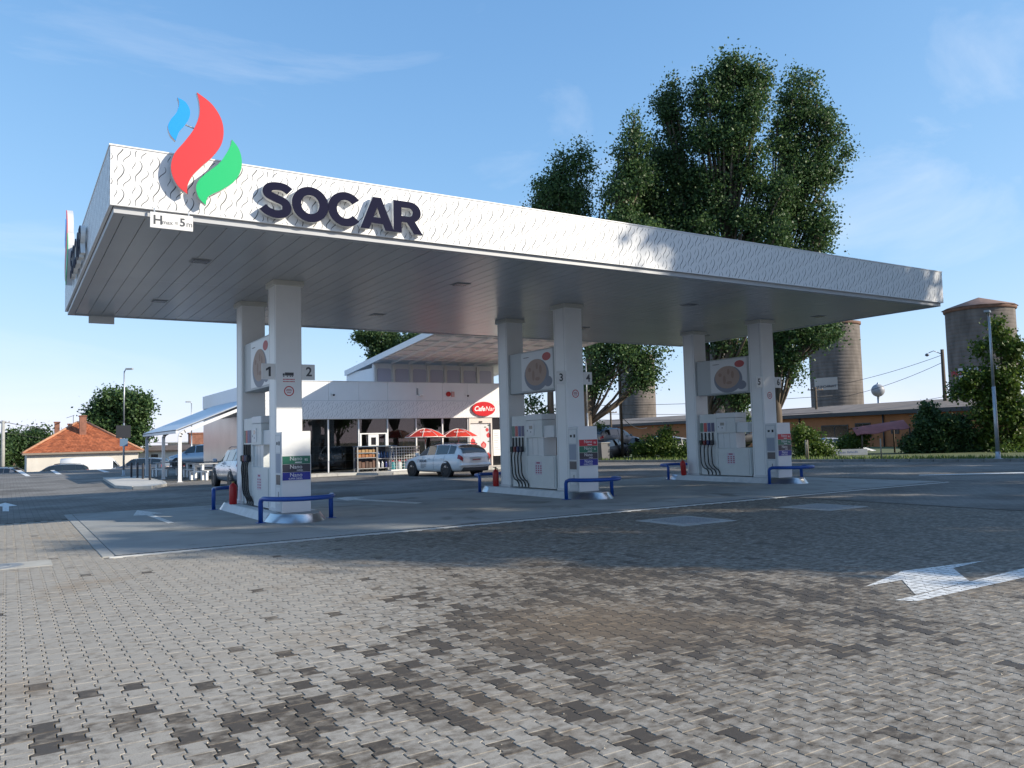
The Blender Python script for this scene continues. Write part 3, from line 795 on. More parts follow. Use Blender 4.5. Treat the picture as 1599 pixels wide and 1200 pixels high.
BAND = {'red': ((0.55, 0.03, 0.05), 'Nano', '98'), 'green': ((0.02, 0.16, 0.10), 'Nano', '95'), 'grey': ((0.04, 0.042, 0.06), 'Nano', ''), 'blue': ((0.015, 0.03, 0.28), 'Nano', '')}
wprint = mat('white_print', (0.75, 0.75, 0.75), 0.5)
def kiosk(xc, bands, label):
    t = thing('payment_kiosk', label, 'kiosk', (xc, 3.77, .17), group='price kiosks on the pump islands')
    MB().box(-.285, .285, -.19, .225, 0, 1.63, .012).build('body', plastic_w, t)
    pn = MB().box(-.30, .30, -.225, -.191, 0, 1.64, .008).build('front_panel', mat('front_panel_white', (0.74, 0.75, 0.76), 0.28), t)
    nb = len(bands); zb = .65; bh = .158
    fr = MB().box(-.302, .302, -.234, -.2255, zb-.03, zb+nb*(bh+.006)+.02, .003).build('price_frame', white2, pn)
    for k_, b in enumerate(reversed(bands)):
        colr, w1, w2 = BAND[b]; z = zb+k_*(bh+.006)
        m_ = MB().box(-.285, .285, -.2405, -.2345, z, z+bh).build('price_band', mat('band_'+b, colr, .4), t); m_['label'] = b+' fuel name band'
        text_mb(w1, .115, .0006, .0, 'CENTER', '-y', (-.01, -.2412, z+.104)).build('lettering', wprint, m_)
        if w2: text_mb(w2, .07, .0006, .0005, 'LEFT', '-y', (.165, -.2412, z+.075)).build('lettering', wprint, m_)
        if b == 'blue': text_mb('SUPER DIESEL', .048, .0006, .0003, 'CENTER', '-y', (-.02, -.2412, z+.03)).build('lettering', wprint, m_)
        elif b == 'grey': text_mb('DIESEL', .045, .0006, .0003, 'CENTER', '-y', (.07, -.2412, z+.03)).build('lettering', wprint, m_)
        else: MB().box(-.03, .11, -.2412, -.2406, z+.02, z+.04).build('small_print', wprint, m_)
    # left side: card reader, squeegee niche, towel slot
    x = -.2865
    sd = MB().box(x-.012, x, -.16, .21, .02, 1.58, .004).build('side_door', mat('side_door_grey', (0.58, 0.6, 0.62), 0.4), t)
    MB().box(x-.016, x-.0125, -.135, .185, 1.22, 1.55).build('dispenser_plate', plastic_w, sd)
    MB().box(x-.020, x-.0165, -.10, -.03, 1.36, 1.44).build('slot', black, sd); MB().box(x-.020, x-.0165, .04, .12, 1.37, 1.43).build('slot', black, sd)
    MB().box(x-.015, x-.0125, -.12, .17, .80, 1.19).build('niche', mat('niche_blue_grey', (0.30, 0.34, 0.42), 0.5), sd)
    MB().box(x-.015, x-.0125, -.12, .17, .56, .76).build('screen', mat('screen_grey', (0.10, 0.10, 0.11), 0.2), sd)
    MB().box(x-.016, x-.0125, -.10, .15, .18, .50).build('flap', plastic_w, sd)
    MB().box(x-.021, x-.0165, -.01, .01, .28, .42).build('handle', darkgrey, sd)
    return t
kiosk(XI[0]+CWX/2, ['green', 'grey', 'blue'], 'white price kiosk with three coloured fuel bands on the left island')
kiosk(XI[1]+CWX/2, ['red', 'green', 'grey', 'blue'], 'white price kiosk with four coloured fuel bands on the middle island')
kiosk(XI[2]+CWX/2, ['red', 'green', 'grey', 'blue'], 'white price kiosk with four coloured fuel bands on the right island')

flagcols = [(0.06, 0.16, 0.12), (0.5, 0.05, 0.05), (0.05, 0.06, 0.22), (0.05, 0.055, 0.14)]
def pump(xc, label, idx):
    t = thing('fuel_pump', label, 'fuel pump', (xc, 5.70, .17), group='fuel pumps')
    X = -.25
    MB().box(X, .25, -1.05, .30, .02, .89, .01).build('lower_cabinet', pumpgrey, t)
    hc = MB().box(X-.005, .255, .305, 1.06, .02, 2.0, .012).build('hose_cabinet', pumpgrey, t)
    MB().box(X-.02, .27, -.50, .30, 1.86, 2.02, .01).build('header', plastic_w, t)
    MB().box(X-.015, .265, -.49, .30, 1.38, 1.855, .008).build('display_housing', pumpgrey, t)
    MB().box(X+.03, .22, -.98, -.495, 1.38, 1.70, .008).build('side_housing', plastic_w, t)
    MB().box(X+.04, .21, -.46, .30, .892, 1.378).build('middle_post', mat('pump_inset', (0.66, 0.69, 0.70), 0.25), t)
    for y in (-.2, .05): MB().box(X+.036, X+.0395, y, y+.006, .90, 1.37).build('seam', grey_line, t)
    for s in (-1, 1):
        xs = X-.015 if s < 0 else .265
        def side(a, b): return (xs-b, xs-a) if s < 0 else (xs+a, xs+b)
        d = MB().box(*side(.0005, .012), -.12, .26, 1.44, 1.76, .003).build('display', plastic_w, t)
        MB().box(*side(.0125, .014), -.04, .12, 1.62, 1.71).build('screen', mat('lcd_grey', (0.19, 0.2, 0.19), 0.2), d)
        MB().box(*side(.0125, .014), .02, .07, 1.52, 1.56).build('keypad', mat('keypad', (0.25, 0.25, 0.26), .5), d)
        MB().box(*side(.0125, .014), .19, .22, 1.56, 1.60).build('card_slot', black, d)
        # price sticker on the lower cabinet
        xs = X if s < 0 else .25
        st = MB().box(*side(.0005, .003), -.42, -.08, .38, .74).build('instruction_sticker', mat('sticker_pale', (0.62, 0.58, 0.63), 0.5), t)
        B = MB(); B.box(*side(.0031, .0036), -.33, -.16, .68, .72)
        for r_ in range(4):
            for q in range(3): B.box(*side(.0031, .0036), -.40+q*.11, -.34+q*.11, .42+r_*.06, .455+r_*.06)
        B.build('sticker_print', mat('sticker_print', (0.36, 0.06, 0.13), .5), st)
        MB().box(*side(.0005, .006), -1.0, -.99, .06, .86).build('door_gap', grey_line, t)
        # coloured flags, nozzles and hoses
        xs = X-.005 if s < 0 else .255
        for q in range(4):
            y = .97-q*.165
            MB().box(*side(.0005, .006), y-.07, y+.065, 1.43, 1.72).build('grade_flag', mat('grade_%d' % q, flagcols[q], .4), t)
            xo = xs-.055 if s < 0 else xs+.055
            nz_ = MB()
            nz_.box(min(xs, xo+(.02 if s < 0 else -.02)), max(xs, xo+(.02 if s < 0 else -.02)), y-.028, y+.028, 1.06, 1.40, .01)
            no = nz_.build('nozzle', black, t)
            cl_ = MB().box(xo-.05, xo+.045, y-.055, y+.055, 1.0, 1.15, .02)
            cl_.build('nozzle_cover', mat('nozzle_%d' % q, [(0.01, 0.03, 0.02), (0.16, 0.01, 0.01), (0.01, 0.02, 0.1), (0.012, 0.012, 0.02)][q], .45), no)
            MB().box(min(xs, xs+(-.012 if s < 0 else .012)), max(xs, xs+(-.012 if s < 0 else .012)), y-.075, y+.07, .965, .998).build('holster', plastic_w, t)
            sw = .07+.03*(q % 3)
            P = [(xo, y, 1.01), (xo-.02*(-s), y+.02, .85), (xo, y+.035, .60), (xo, y+.01, .38), (xo, y-.10-.01*q, .24), (xo+.012*(-s), y-.20, .20), (xs+.012*s, y-.235, .10), (xs+.012*s, y-.24, .03)]
            pts = []
            for k_ in range(len(P)-1):
                p0, p1, p2, p3 = (Vector(P[min(max(j, 0), len(P)-1)]) for j in (k_-1, k_, k_+1, k_+2))
                for u in range(4):
                    u /= 4; pts.append(0.5*((2*p1)+(p2-p0)*u+(2*p0-5*p1+4*p2-p3)*u*u+(3*p1-p0-3*p2+p3)*u**3))
            pts.append(Vector(P[-1]))
            MB().tube(pts, .019, 7).build('hose', black, t)
    return t
for i, xi in enumerate(XI): pump(xi+CWX/2, 'grey fuel pump with four black hoses on the %s island' % which[i], i)

pan_d = mat('pan_dark', (0.20, 0.22, 0.28), .5); pan_f = mat('pan_food', (0.46, 0.33, 0.27), .6); pan_p = mat('pan_pieces', (0.37, 0.24, 0.19), .6)
def lightbox(xc, label):
    t = thing('advertising_lightbox', label, 'advert', (xc, 5.70, 2.80), group='advertising boxes between columns')
    MB().box(-.22, .22, -1.165, 1.16, 0, 1.14, .012).build('case', mat('lightbox_case', (0.42, 0.45, 0.46), .4), t)
    for s in (-1, 1):
        x0, x1 = (-.232, -.2205) if s < 0 else (.2205, .232)
        p = MB().box(x0, x1, -1.05, .50, .05, 1.10, .003).build('print_panel', mat('print_paper', (0.6, 0.62, 0.64), .3), t)
        def disc(cy, cz, ry, rz, m_, nm, lay):
            e0, e1 = (x0-.0012*lay, x0-.0012*(lay-1)-.0002) if s < 0 else (x1+.0012*(lay-1)+.0002, x1+.0012*lay)
            MB().prism([(cy+ry*math.cos(a), cz+rz*math.sin(a)) for a in np.linspace(0, 2*math.pi, 30)[:-1]], 'x', e0, e1).build(nm, m_, p)
        q = -s   # mirror for the other side
        disc(-.25, .46, .60, .43, pan_d, 'pan', 1)
        disc(-.22, .53, .52, .36, pan_f, 'food', 2)
        for a_, b_, r1, r2 in ((-.45, .60, .06, .12), (-.10, .45, .06, .14), (.08, .62, .07, .06), (-.3, .35, .12, .05), (-.28, .70, .05, .09)):
            disc(a_, b_, r1, r2, pan_p, 'food_piece', 3)
        disc(-.75, .92, .20, .11, mat('print_red', (0.5, 0.08, 0.08), .5), 'red_oval', 3)
        disc(-.80, .25, .2, .14, pan_d, 'pan_shadow', 1.5)
        disc(.25, .97, .16, .012, textgrey, 'caption_line', 1)
    return t
for i, xi in enumerate(XI): lightbox(xi+CWX/2, 'advertising light box with a frying pan picture above the %s pump' % which[i])

def rail(xc, front, label):
    t = thing('guard_rail', label, 'guard rail', (xc, 3.55 if front else 7.85, 0), group='blue guard rails')
    s = -1 if front else 1
    P = [(-.72, 0, .012), (-.72, 0, .40), (-.715, s*.02, .455), (-.69, s*.10, .485)]
    P += [(-.69*math.cos(a), s*(.10+.72*math.sin(a)), .49) for a in np.linspace(.15, math.pi-.15, 12)]
    P += [(.69, s*.10, .485), (.715, s*.02, .455), (.72, 0, .40), (.72, 0, .012)]
    MB().tube(P, .047, 10).build('tube', blue, t)
    for x in (-.72, .72): MB().box(x-.085, x+.085, -.085, .085, .008, .02, .003).build('foot_plate', blue, t)
for i, xi in enumerate(XI):
    rail(xi+CWX/2, True, 'blue tubular guard rail round the front of the %s island' % which[i])
    rail(xi+CWX/2, False, 'blue tubular guard rail round the back of the %s island' % which[i])

def extinguisher(px, py, label, i, lean=0.0):
    p = gnd(px, py, .172)
    t = thing('fire_extinguisher', label, 'extinguisher', (p[0], p[1], .172), group='red fire extinguishers'); t.rotation_euler = (0, lean, .3)
    MB().lathe([(.001, 0), (.085, 0), (.09, .02), (.09, .40), (.075, .45), (.035, .48), (.03, .50)], n=18).build('cylinder', red, t)
    MB().lathe([(.03, .495), (.03, .53), (.018, .54), (.001, .54)], n=10).build('valve', mat('brass', (.35, .25, .1), .4, .8), t)
    MB().box(-.10, .03, -.014, .014, .54, .56).build('lever', black, t)
    MB().tube([(.02, 0, .52), (.09, 0, .50), (.115, 0, .40), (.108, 0, .20), (.10, 0, .12)], .012, 6).build('hose', black, t)
extinguisher(364, 787.5, 'red fire extinguisher standing on the back of the left island', 0)
extinguisher(774.5, 759.5, 'red fire extinguisher standing on the back of the middle island', 1)
extinguisher(1068, 742, 'red fire extinguisher leaning on the back of the right island', 2, -.12)

# ================================================================== SHOP
OX, OY = 8.95, 25.5
shop = thing('shop_building', 'long low white station shop with glass front and raised wing roof', 'building', (OX, OY, 0))
def sp(B, name, m_, par=None, fix=True):
    o = B.build(name, m_, par or shop, (-OX, -OY, 0) if (par is None or par is shop) else None, fix); return o
XR = 22.6
acm = mat('wall_panel_white', (0.78, 0.78, 0.78), 0.4, var=.02, scale=2)
mull = mat('white_mullion', (0.7, 0.7, 0.7), 0.4)
intw = mat('shop_interior_wall', (0.14, 0.12, 0.115), 0.7, var=.3, scale=1.5)
# body behind the glass
sp(MB().box(8.95+.02, XR, 25.62, 39, .0, .06), 'floor', mat('shop_floor', (0.22, 0.21, 0.2), .3))
sp(MB().box(9.0, XR-.05, 31.0, 31.1, .06, 3.4), 'inner_wall', intw)
sp(MB().box(9.0, XR-.05, 25.66, 38.9, 2.95, 3.05), 'ceiling', mat('shop_ceiling', (0.25, 0.24, 0.24), .7))
sp(MB().box(9.0, XR-.02, 25.62, 38.95, 4.25, 4.35), 'roof', galv)
sp(MB().box(XR-.04, XR, 25.5, 39, 0, 4.56), 'end_wall', acm)
sp(MB().box(8.95, XR, 38.96, 39, 0, 4.56), 'back_wall', acm)
# left side wall: metal cassettes below, white band above
cas = mat('metal_cassette', (0.5, 0.5, 0.49), 0.3, 0.75, var=.06, scale=1.0)
for k_ in range(6):
    y0 = 25.52+k_*2.243
    sp(MB().box(8.95, 8.99, y0+.006, y0+2.237, .05, 3.05, .004), 'wall_cassette', cas)
    sp(MB().box(8.94, 8.99, y0+.006, y0+2.237, 3.062, 3.78, .004), 'upper_cassette', mat('cassette_grey', (0.5, 0.52, 0.53), .4))
    sp(MB().box(8.90, 8.99, y0+.003, y0+2.240, 3.80, 4.56, .004), 'parapet_panel', acm)
sp(MB().box(8.97, 9.0, 25.52, 38.96, 0, 4.5), 'side_backing', darkgrey)
# front bands
edges = [8.97, 10.5, 12.11, 13.68, 15.23, 16.83, 18.36, 19.86, 21.4, XR-.005]
for a, b in zip(edges[:-1], edges[1:]):
    sp(MB().box(a+.004, b-.004, 25.44, 25.60, 3.628, 4.57, .004), 'parapet_panel', acm)
    sp(MB().box(a+.001, b-.001, 25.40, 25.60, 2.725, 3.615, .003), 'wave_band_panel', acm)
sp(MB().box(8.96, XR-.001, 25.47, 25.60, 2.70, 4.55), 'band_backing', grey_line)
sp(MB().box(8.88, XR+.02, 25.41, 25.62, 4.572, 4.60), 'coping', trim)
stuff(sp(wave_slot_ribbons(XR-8.99, .89, lambda a, b, p: (8.98+a, 25.40-p, 2.725+b), k=1.0, proud=.002), 'wave_slot_ribbons', slotl, fix=False))
# glass front
gl_edges = [8.97, 10.5, 12.11, 13.68, 15.23, 16.83, 18.36, 19.90]
for a, b in zip(gl_edges[:-1], gl_edges[1:]):
    if abs(a-13.68) < .01:
        sp(MB().box(a+.035, b-.035, 25.565, 25.58, 2.0, 2.70), 'pane', glass_dark)
        sp(MB().box(a+.035, b-.035, 25.565, 25.58, .10, 1.16), 'pane', glass_dark)
        sp(MB().box(a+.09, a+.46, 25.565, 25.58, 1.23, 1.94), 'pane', glass_dark)
        sp(MB().box(b-.46, b-.09, 25.565, 25.58, 1.23, 1.94), 'pane', glass_dark)
    else:
        sp(MB().box(a+.035, b-.035, 25.565, 25.58, .10, 2.70), 'pane', glass_dark)
for x in gl_edges[1:]:
    sp(MB().box(x-.035, x+.035, 25.50, 25.60, .06, 2.70, .004), 'mullion', mull)
sp(MB().box(8.97, 19.86, 25.52, 25.60, 0, .10, .004), 'sill', alu)
a, b = 13.72, 15.19
nw = sp(MB().box(a, b, 25.48, 25.60, 1.16, 1.23, .004).box(a, b, 25.48, 25.60, 1.94, 2.0, .004).box(a, a+.09, 25.48, 25.60, 1.23, 1.94).box(b-.09, b, 25.48, 25.60, 1.23, 1.94), 'night_window_frame', white2)
m_ = MB()
m_.box(a+.46, b-.46, 25.50, 25.60, 1.23, 1.40).box(a+.46, b-.46, 25.50, 25.60, 1.78, 1.94).box(a+.46, a+.60, 25.50, 25.60, 1.40, 1.78).box(b-.60, b-.46, 25.50, 25.60, 1.40, 1.78)
sp(m_, 'night_hatch', white2)
sp(MB().box(a+.60, b-.60, 25.56, 25.57, 1.40, 1.78), 'pane', blackgloss)
# things inside the shop, seen through the glass
def shelf_unit(x0, x1, y0, y1, h, label, cols):
    t = thing('shop_shelf', label, 'shelf', ((x0+x1)/2, (y0+y1)/2, .06), group='shelves inside the shop')
    w = (x1-x0)/2; d = (y1-y0)/2
    MB().box(-w, w, d-.03, d, 0, h).build('back_panel', darkgrey, t)
    n_ = 4
    for k_ in range(n_):
        z = .1+(h-.2)*k_/n_
        MB().box(-w, w, -d, d-.032, z, z+.03).build('shelf_board', mat('shelf_grey', (.25, .25, .26), .5), t)
        B = MB(); x = -w+.03
        while x < w-.1:
            ww_ = random.uniform(.06, .14); hh = random.uniform(.15, (h-.2)/n_-.08); B.box(x, x+ww_-.01, -d+.03, -d+.18, z+.031, z+.031+hh); x += ww_
        B.build('goods', mat('goods_%d' % (k_ % len(cols)), cols[k_ % len(cols)], .5), t)
shelf_unit(9.6, 11.9, 28.2, 28.7, 1.7, 'dark goods shelf inside the shop behind the left panes', [(0.10, .06, .04), (.12, .1, .06), (.05, .07, .1)])
shelf_unit(12.6, 14.9, 29.2, 29.7, 1.8, 'dark goods shelf inside the shop behind the night window', [(.05, .07, .1), (0.10, .06, .04), (.1, .1, .1)])
shelf_unit(15.6, 18.2, 28.6, 29.1, 1.6, 'dark goods shelf inside the shop behind the parasols', [(0.14, .1, .04), (.05, .09, .05), (.12, .03, .03)])
t = thing('snack_cabinet', 'yellow snack cabinet inside the shop behind the mullion', 'cabinet', (17.0, 26.6, .06))
MB().box(-.35, .35, -.25, .25, 0, 1.75, .02).build('body', mat('cabinet_yellow', (0.55, 0.25, 0.02), .4), t)
for z in (.95, 1.3): MB().box(-.28, .28, -.262, -.251, z, z+.25).build('window', blackgloss, t)
lampm = emat('ceiling_lamp_lit', (1.0, 0.93, 0.8), 6.0)
for li, (x, y) in enumerate(((10.6, 27.5), (12.4, 27.2), (12.9, 28.6), (14.6, 27.4), (16.2, 28.2), (17.8, 27.3), (19.2, 28.5))):
    t = tag(MB().box(-.16, .16, -.08, .08, 0, .03).build('ceiling_lamp', lampm, None, (x, y, 2.915)), 'small lit ceiling lamp inside the shop, %s from the left' % ['first', 'second', 'third', 'fourth', 'fifth', 'sixth', 'seventh'][li], 'lamp', 'ceiling lamps inside the shop')
# sliding door with pomegranate decals
dr = MB().box(19.94, 20.02, 25.46, 25.60, .02, 2.70).box(21.30, 21.38, 25.46, 25.60, .02, 2.70).box(20.02, 21.30, 25.46, 25.60, 2.42, 2.70)
door = sp(dr, 'door_frame', mat('door_frame_cream', (0.62, 0.56, 0.52), .45))
leaf = mat('door_leaf_white', (0.62, 0.62, 0.64), .25)
dl = [sp(MB().box(20.025, 20.655, 25.53, 25.56, .03, 2.41, .004), 'door_leaf', leaf), sp(MB().box(20.665, 21.295, 25.545, 25.575, .03, 2.41, .004), 'door_leaf', leaf)]
pomr = mat('pomegranate_red', (0.5, 0.025, 0.03), .5); pomp = mat('pomegranate_pink', (0.55, 0.16, 0.15), .5); leafg = mat('decal_leaf', (0.08, 0.12, 0.07), .5)
def blob(cx, cz, r, y, m_, nm='pomegranate_decal', sq=1.0, cr=True):
    pts = [(cx+r*math.cos(a)*(1+.06*math.sin(5*a)), cz+r*sq*math.sin(a)) for a in np.linspace(0, 2*math.pi, 20)[:-1]]
    B = MB().prism(pts, 'y', y-.002, y)
    if cr: B.prism([(cx-.3*r, cz+r*.95), (cx, cz+r*.9), (cx+.3*r, cz+r*.95), (cx+.25*r, cz+1.3*r), (cx, cz+1.1*r), (cx-.25*r, cz+1.3*r)], 'y', y-.002, y)
    return sp(B, nm, m_)
for cx, cz, r in ((20.35, 1.05, .24), (20.18, 1.42, .16), (20.10, .70, .10)): blob(cx, cz, r, 25.529, pomr)
blob(20.33, 1.03, .12, 25.526, pomp, 'seed_decal', cr=False)
for cx, cz, r in ((20.86, 1.22, .17), (21.10, 2.05, .10), (21.18, 1.75, .13), (21.14, .62, .16), (20.95, .22, .08)): blob(cx, cz, r, 25.544, pomr)
blob(20.86, 1.2, .09, 25.541, pomp, 'seed_decal', 1.4, cr=False)
for cx, cz in ((21.18, 1.42), (20.98, 2.2), (21.2, 2.3), (20.9, .85)): blob(cx, cz, .07, 25.544, leafg, 'leaf_decal', .5, cr=False)
sp(MB().box(20.55, 20.75, 25.42, 25.459, 2.45, 2.53, .01), 'door_sensor', black)
# dark frame with notice board right of the door
sp(MB().box(21.385, 21.98, 25.52, 25.60, .02, 2.70), 'dark_infill', blackgloss)
sp(MB().box(21.44, 21.95, 25.49, 25.517, .62, 2.05, .004), 'notice_board', white2)
B = MB()
for k_ in range(9): B.box(21.5, 21.5+random.uniform(.2, .38), 25.486, 25.489, .8+k_*.13, .83+k_*.13)
sp(B, 'notice_print', mat('notice_print', (.35, .37, .42), .6))
sp(MB().box(21.985, XR-.045, 25.50, 25.60, 0, 2.70), 'wall_pier', acm)
# clerestory on the roof and the wing that leans out over the forecourt
wing_z = lambda y: 5.83+.0865*(25.5-y)
CX0, CX1 = 15.12, 22.5
sp(MB().box(CX0, CX1, 27.05, 27.2, 4.35, 5.70), 'clerestory_wall', mat('clerestory_white', (0.8, 0.76, 0.75), .5))
lil = mat('frosted_pane', (0.58, 0.55, 0.64), .25)
nw_ = 7
for k_ in range(nw_):
    xa = CX0+.22+k_*1.035
    pts = [(xa, 4.62), (xa+.78, 4.62), (xa+.78, 5.36), (xa+.70, 5.43), (xa+.08, 5.43), (xa, 5.36)]
    sp(MB().prism(pts, 'y', 27.03, 27.048), 'clerestory_pane', lil)
    sp(MB().box(xa-.21, xa-.05, 26.93, 27.05, 4.5, 5.62, .004), 'clerestory_post', mat('post_cream', (0.8, 0.74, 0.68), .5))
for s_, x in ((0, CX0), (1, CX1-.1)):
    sp(MB().box(x, x+.1, 27.2, 31.0, 4.35, 5.45), 'clerestory_side', acm)
WX0, WX1, WY0, WY1 = 15.0, 24.38, 19.4, 31.0
def slab(x0, x1, y0, y1, dz0, dz1):
    B = MB(); B.add([(x, y, wing_z(y)+dz) for x in (x0, x1) for y in (y0, y1) for dz in (dz0, dz1)], [(0,1,3,2),(4,6,7,5),(0,4,5,1),(2,3,7,6),(0,2,6,4),(1,5,7,3)]); return B
wing = sp(slab(WX0+.06, WX1-.06, WY0+.06, WY1, .10, .24), 'wing_roof', mat('wing_soffit', (0.88, 0.86, 0.84), .5))
for x0, x1 in ((WX0, WX0+.06), (WX1-.06, WX1)): sp(slab(x0, x1, WY0, WY1, -.02, .27), 'verge_board', fas)
sp(slab(WX0+.06, WX1-.06, WY0, WY0+.06, -.02, .27), 'eaves_board', fas)
raf = mat('wing_rafter', (0.88, 0.85, 0.82), .5)
for k_ in range(10): x = CX0+.07+k_*1.0; sp(slab(x-.035, x+.035, WY0+.06, 27.03, -.03, .098), 'rafter', raf)
for k_ in range(6): y = 20.3+k_*1.15; sp(slab(WX0+.06, WX1-.06, y-.03, y+.03, .03, .097), 'purlin', raf)

# wall fittings
t = thing('cafe_sign', 'red oval sign reading Cafe Nar above the shop door', 'sign', (20.78, 25.39, 3.19))
el = [(.71*math.cos(a), .39*math.sin(a)) for a in np.linspace(0, 2*math.pi, 49)[:-1]]
MB().prism(el, 'y', -.11, 0).build('oval_case', mat('sign_red', (0.55, 0.008, 0.015), .3), t)
text_mb('Cafe', .36, .002, .010, 'CENTER', '-y', (-.28, -.113, .0), .25).build('lettering', wprint, t)
text_mb('Nar', .36, .002, .001, 'CENTER', '-y', (.36, -.113, .0), .25).build('lettering', wprint, t)
t = thing('wall_sign', 'red oval sign on the shop side wall above the lean-to', 'sign', (8.93, 26.6, 3.45))
MB().prism([(.5*math.cos(a), .30*math.sin(a)) for a in np.linspace(0, 2*math.pi, 33)[:-1]], 'x', -.08, 0).build('oval_case', MATS['sign_red'], t)
text_mb('Cafe Nar', .2, .002, .004, 'CENTER', '-x', (-.083, 0, 0), .2).build('lettering', wprint, t)
t = thing('alarm_box', 'red round alarm bell and siren box on the shop parapet', 'alarm', (18.85, 25.435, 3.86))
MB().prism([(-.16+.13*math.cos(a), .13+.13*math.sin(a)) for a in np.linspace(0, 2*math.pi, 25)[:-1]], 'y', -.08, 0).build('bell', red, t)
MB().box(.02, .20, -.06, 0, -.02, .26, .01).build('siren_case', mat('siren_red_white', (.6, .35, .33), .5), t)
for x, lb in ((12.27, 'small security camera on the shop parapet at the left'), (19.75, 'small security camera on the shop parapet beside the alarm bell')):
    t = thing('security_camera', lb, 'camera', (x, 25.435, 3.83))
    MB().box(-.05, .05, -.03, 0, .06, .20, .01).build('bracket', white2, t); MB().cyl((0, -.03, .12), (0, -.16, .10), .02).build('arm', white2, t)
    MB().lathe([(.001, -.06), (.05, -.04), (.06, 0), (.05, .03), (.001, .04)], (0.06, -.16, .07), 12).build('dome', black, t)
t = thing('wall_lamp', 'small white flood lamp on the shop parapet', 'lamp', (16.93, 25.435, 3.86))
MB().box(-.08, .0, -.03, 0, .08, .42).build('bracket', grey_line, t); MB().box(-.02, .20, -.22, -.04, .0, .10, .02).build('lamp_head', white2, t)

# ---- lean-to carport on the left side of the shop
t = thing('carport', 'white steel lean-to carport with sloping sheet roof beside the shop', 'carport', (5.3, 25.5, 0))
EX, EZ, WXx, WZ = -.15, 2.28, 3.58, 3.80
CYE = 10.3
sl_ = (WZ-EZ)/(WXx-EX)
for k_ in range(9):
    ya = k_*CYE/9
    B = MB(); B.prism([(EX, EZ), (WXx, WZ), (WXx, WZ+.05), (EX, EZ+.05)], 'y', ya+.012, ya+CYE/9-.012); B.build('roof_sheet', mat('roof_sheet_blue_white', (0.50, 0.55, 0.62), .35, .2, var=.05, scale=2), t)
B = MB(); B.prism([(EX, EZ-.01), (WXx, WZ-.01), (WXx, WZ+.03), (EX, EZ+.03)], 'y', .05, CYE-.05); B.build('roof_lining', grey_line, t)
pwm = mat('post_white', (0.74, 0.74, 0.74), .4)
for k_, y in enumerate((.0, 4.4, 9.9)):
    P = [(0, y, 0), (0, y, 2.02), (.05, y, 2.14), (.20, y, 2.24), (WXx-.05, y, 2.24+(WXx-.25)*sl_)]
    B = MB()
    for i in range(len(P)-1):
        a_, b_ = Vector(P[i]), Vector(P[i+1]); d_ = (b_-a_).normalized(); n2 = Vector((-d_.z, 0, d_.x))*.07; e_ = d_*.02
        vs = [a_-e_+n2+Vector((0, q, 0)) for q in (-.06, .06)]+[a_-e_-n2+Vector((0, q, 0)) for q in (-.06, .06)]+[b_+e_+n2+Vector((0, q, 0)) for q in (-.06, .06)]+[b_+e_-n2+Vector((0, q, 0)) for q in (-.06, .06)]
        B.add(vs, [(0,1,3,2),(4,6,7,5),(0,4,5,1),(2,3,7,6),(0,2,6,4),(1,5,7,3)])
    B.build('post_and_rafter', pwm, t)
    MB().box(-.12, .12, y-.12, y+.12, 0, .015).build('base_plate', pwm, t)
MB().box(-.16, -.06, 0.07, CYE, 2.16, 2.275).build('gutter', pwm, t)

# ---- raised pavements with kerbs
kerbm = mat('kerb_concrete', (0.44, 0.43, 0.40), .8, var=.1, scale=4)
pavm = mat('pavement_slabs', (0.5, 0.475, 0.43), .8, var=.1, scale=3)
def raised(name, pts, h=.11):
    o = struct(MB().prism(pts, 'z', -.02, h-.006).build(name, pavm))
    n_ = len(pts); cx = sum(p[0] for p in pts)/n_; cy = sum(p[1] for p in pts)/n_
    for i in range(n_):
        a_, b_ = Vector((*pts[i], 0)), Vector((*pts[(i+1) % n_], 0)); L_ = (b_-a_).length; m = max(1, int(L_/1.0)); d_ = (b_-a_)/m; nn = Vector((d_.y, -d_.x, 0)).normalized()*.06
        if nn.dot(Vector((cx, cy, 0))-a_) > 0: nn = -nn
        for q in range(m):
            A = a_+d_*(q+.01); Bq = a_+d_*(q+.99)
            vs = [A+nn, Bq+nn, Bq-nn, A-nn]
            MB().prism([(v.x, v.y) for v in vs], 'z', -.02, h).build('kerb_stone', kerbm, o)
    return o
raised('shop_pavement', [(9.0, 24.0), (13.0, 24.0), (13.6, 22.9), (14.2, 22.6), (22.9, 22.9), (23.2, 24.5), (23.0, 25.38), (9.0, 25.38)])
raised('planter_kerb_island', [(2.5, 22.6), (2.9, 21.0), (3.5, 20.6), (4.2, 22.2), (4.5, 24.6), (4.6, 33.0), (3.0, 33.0)])

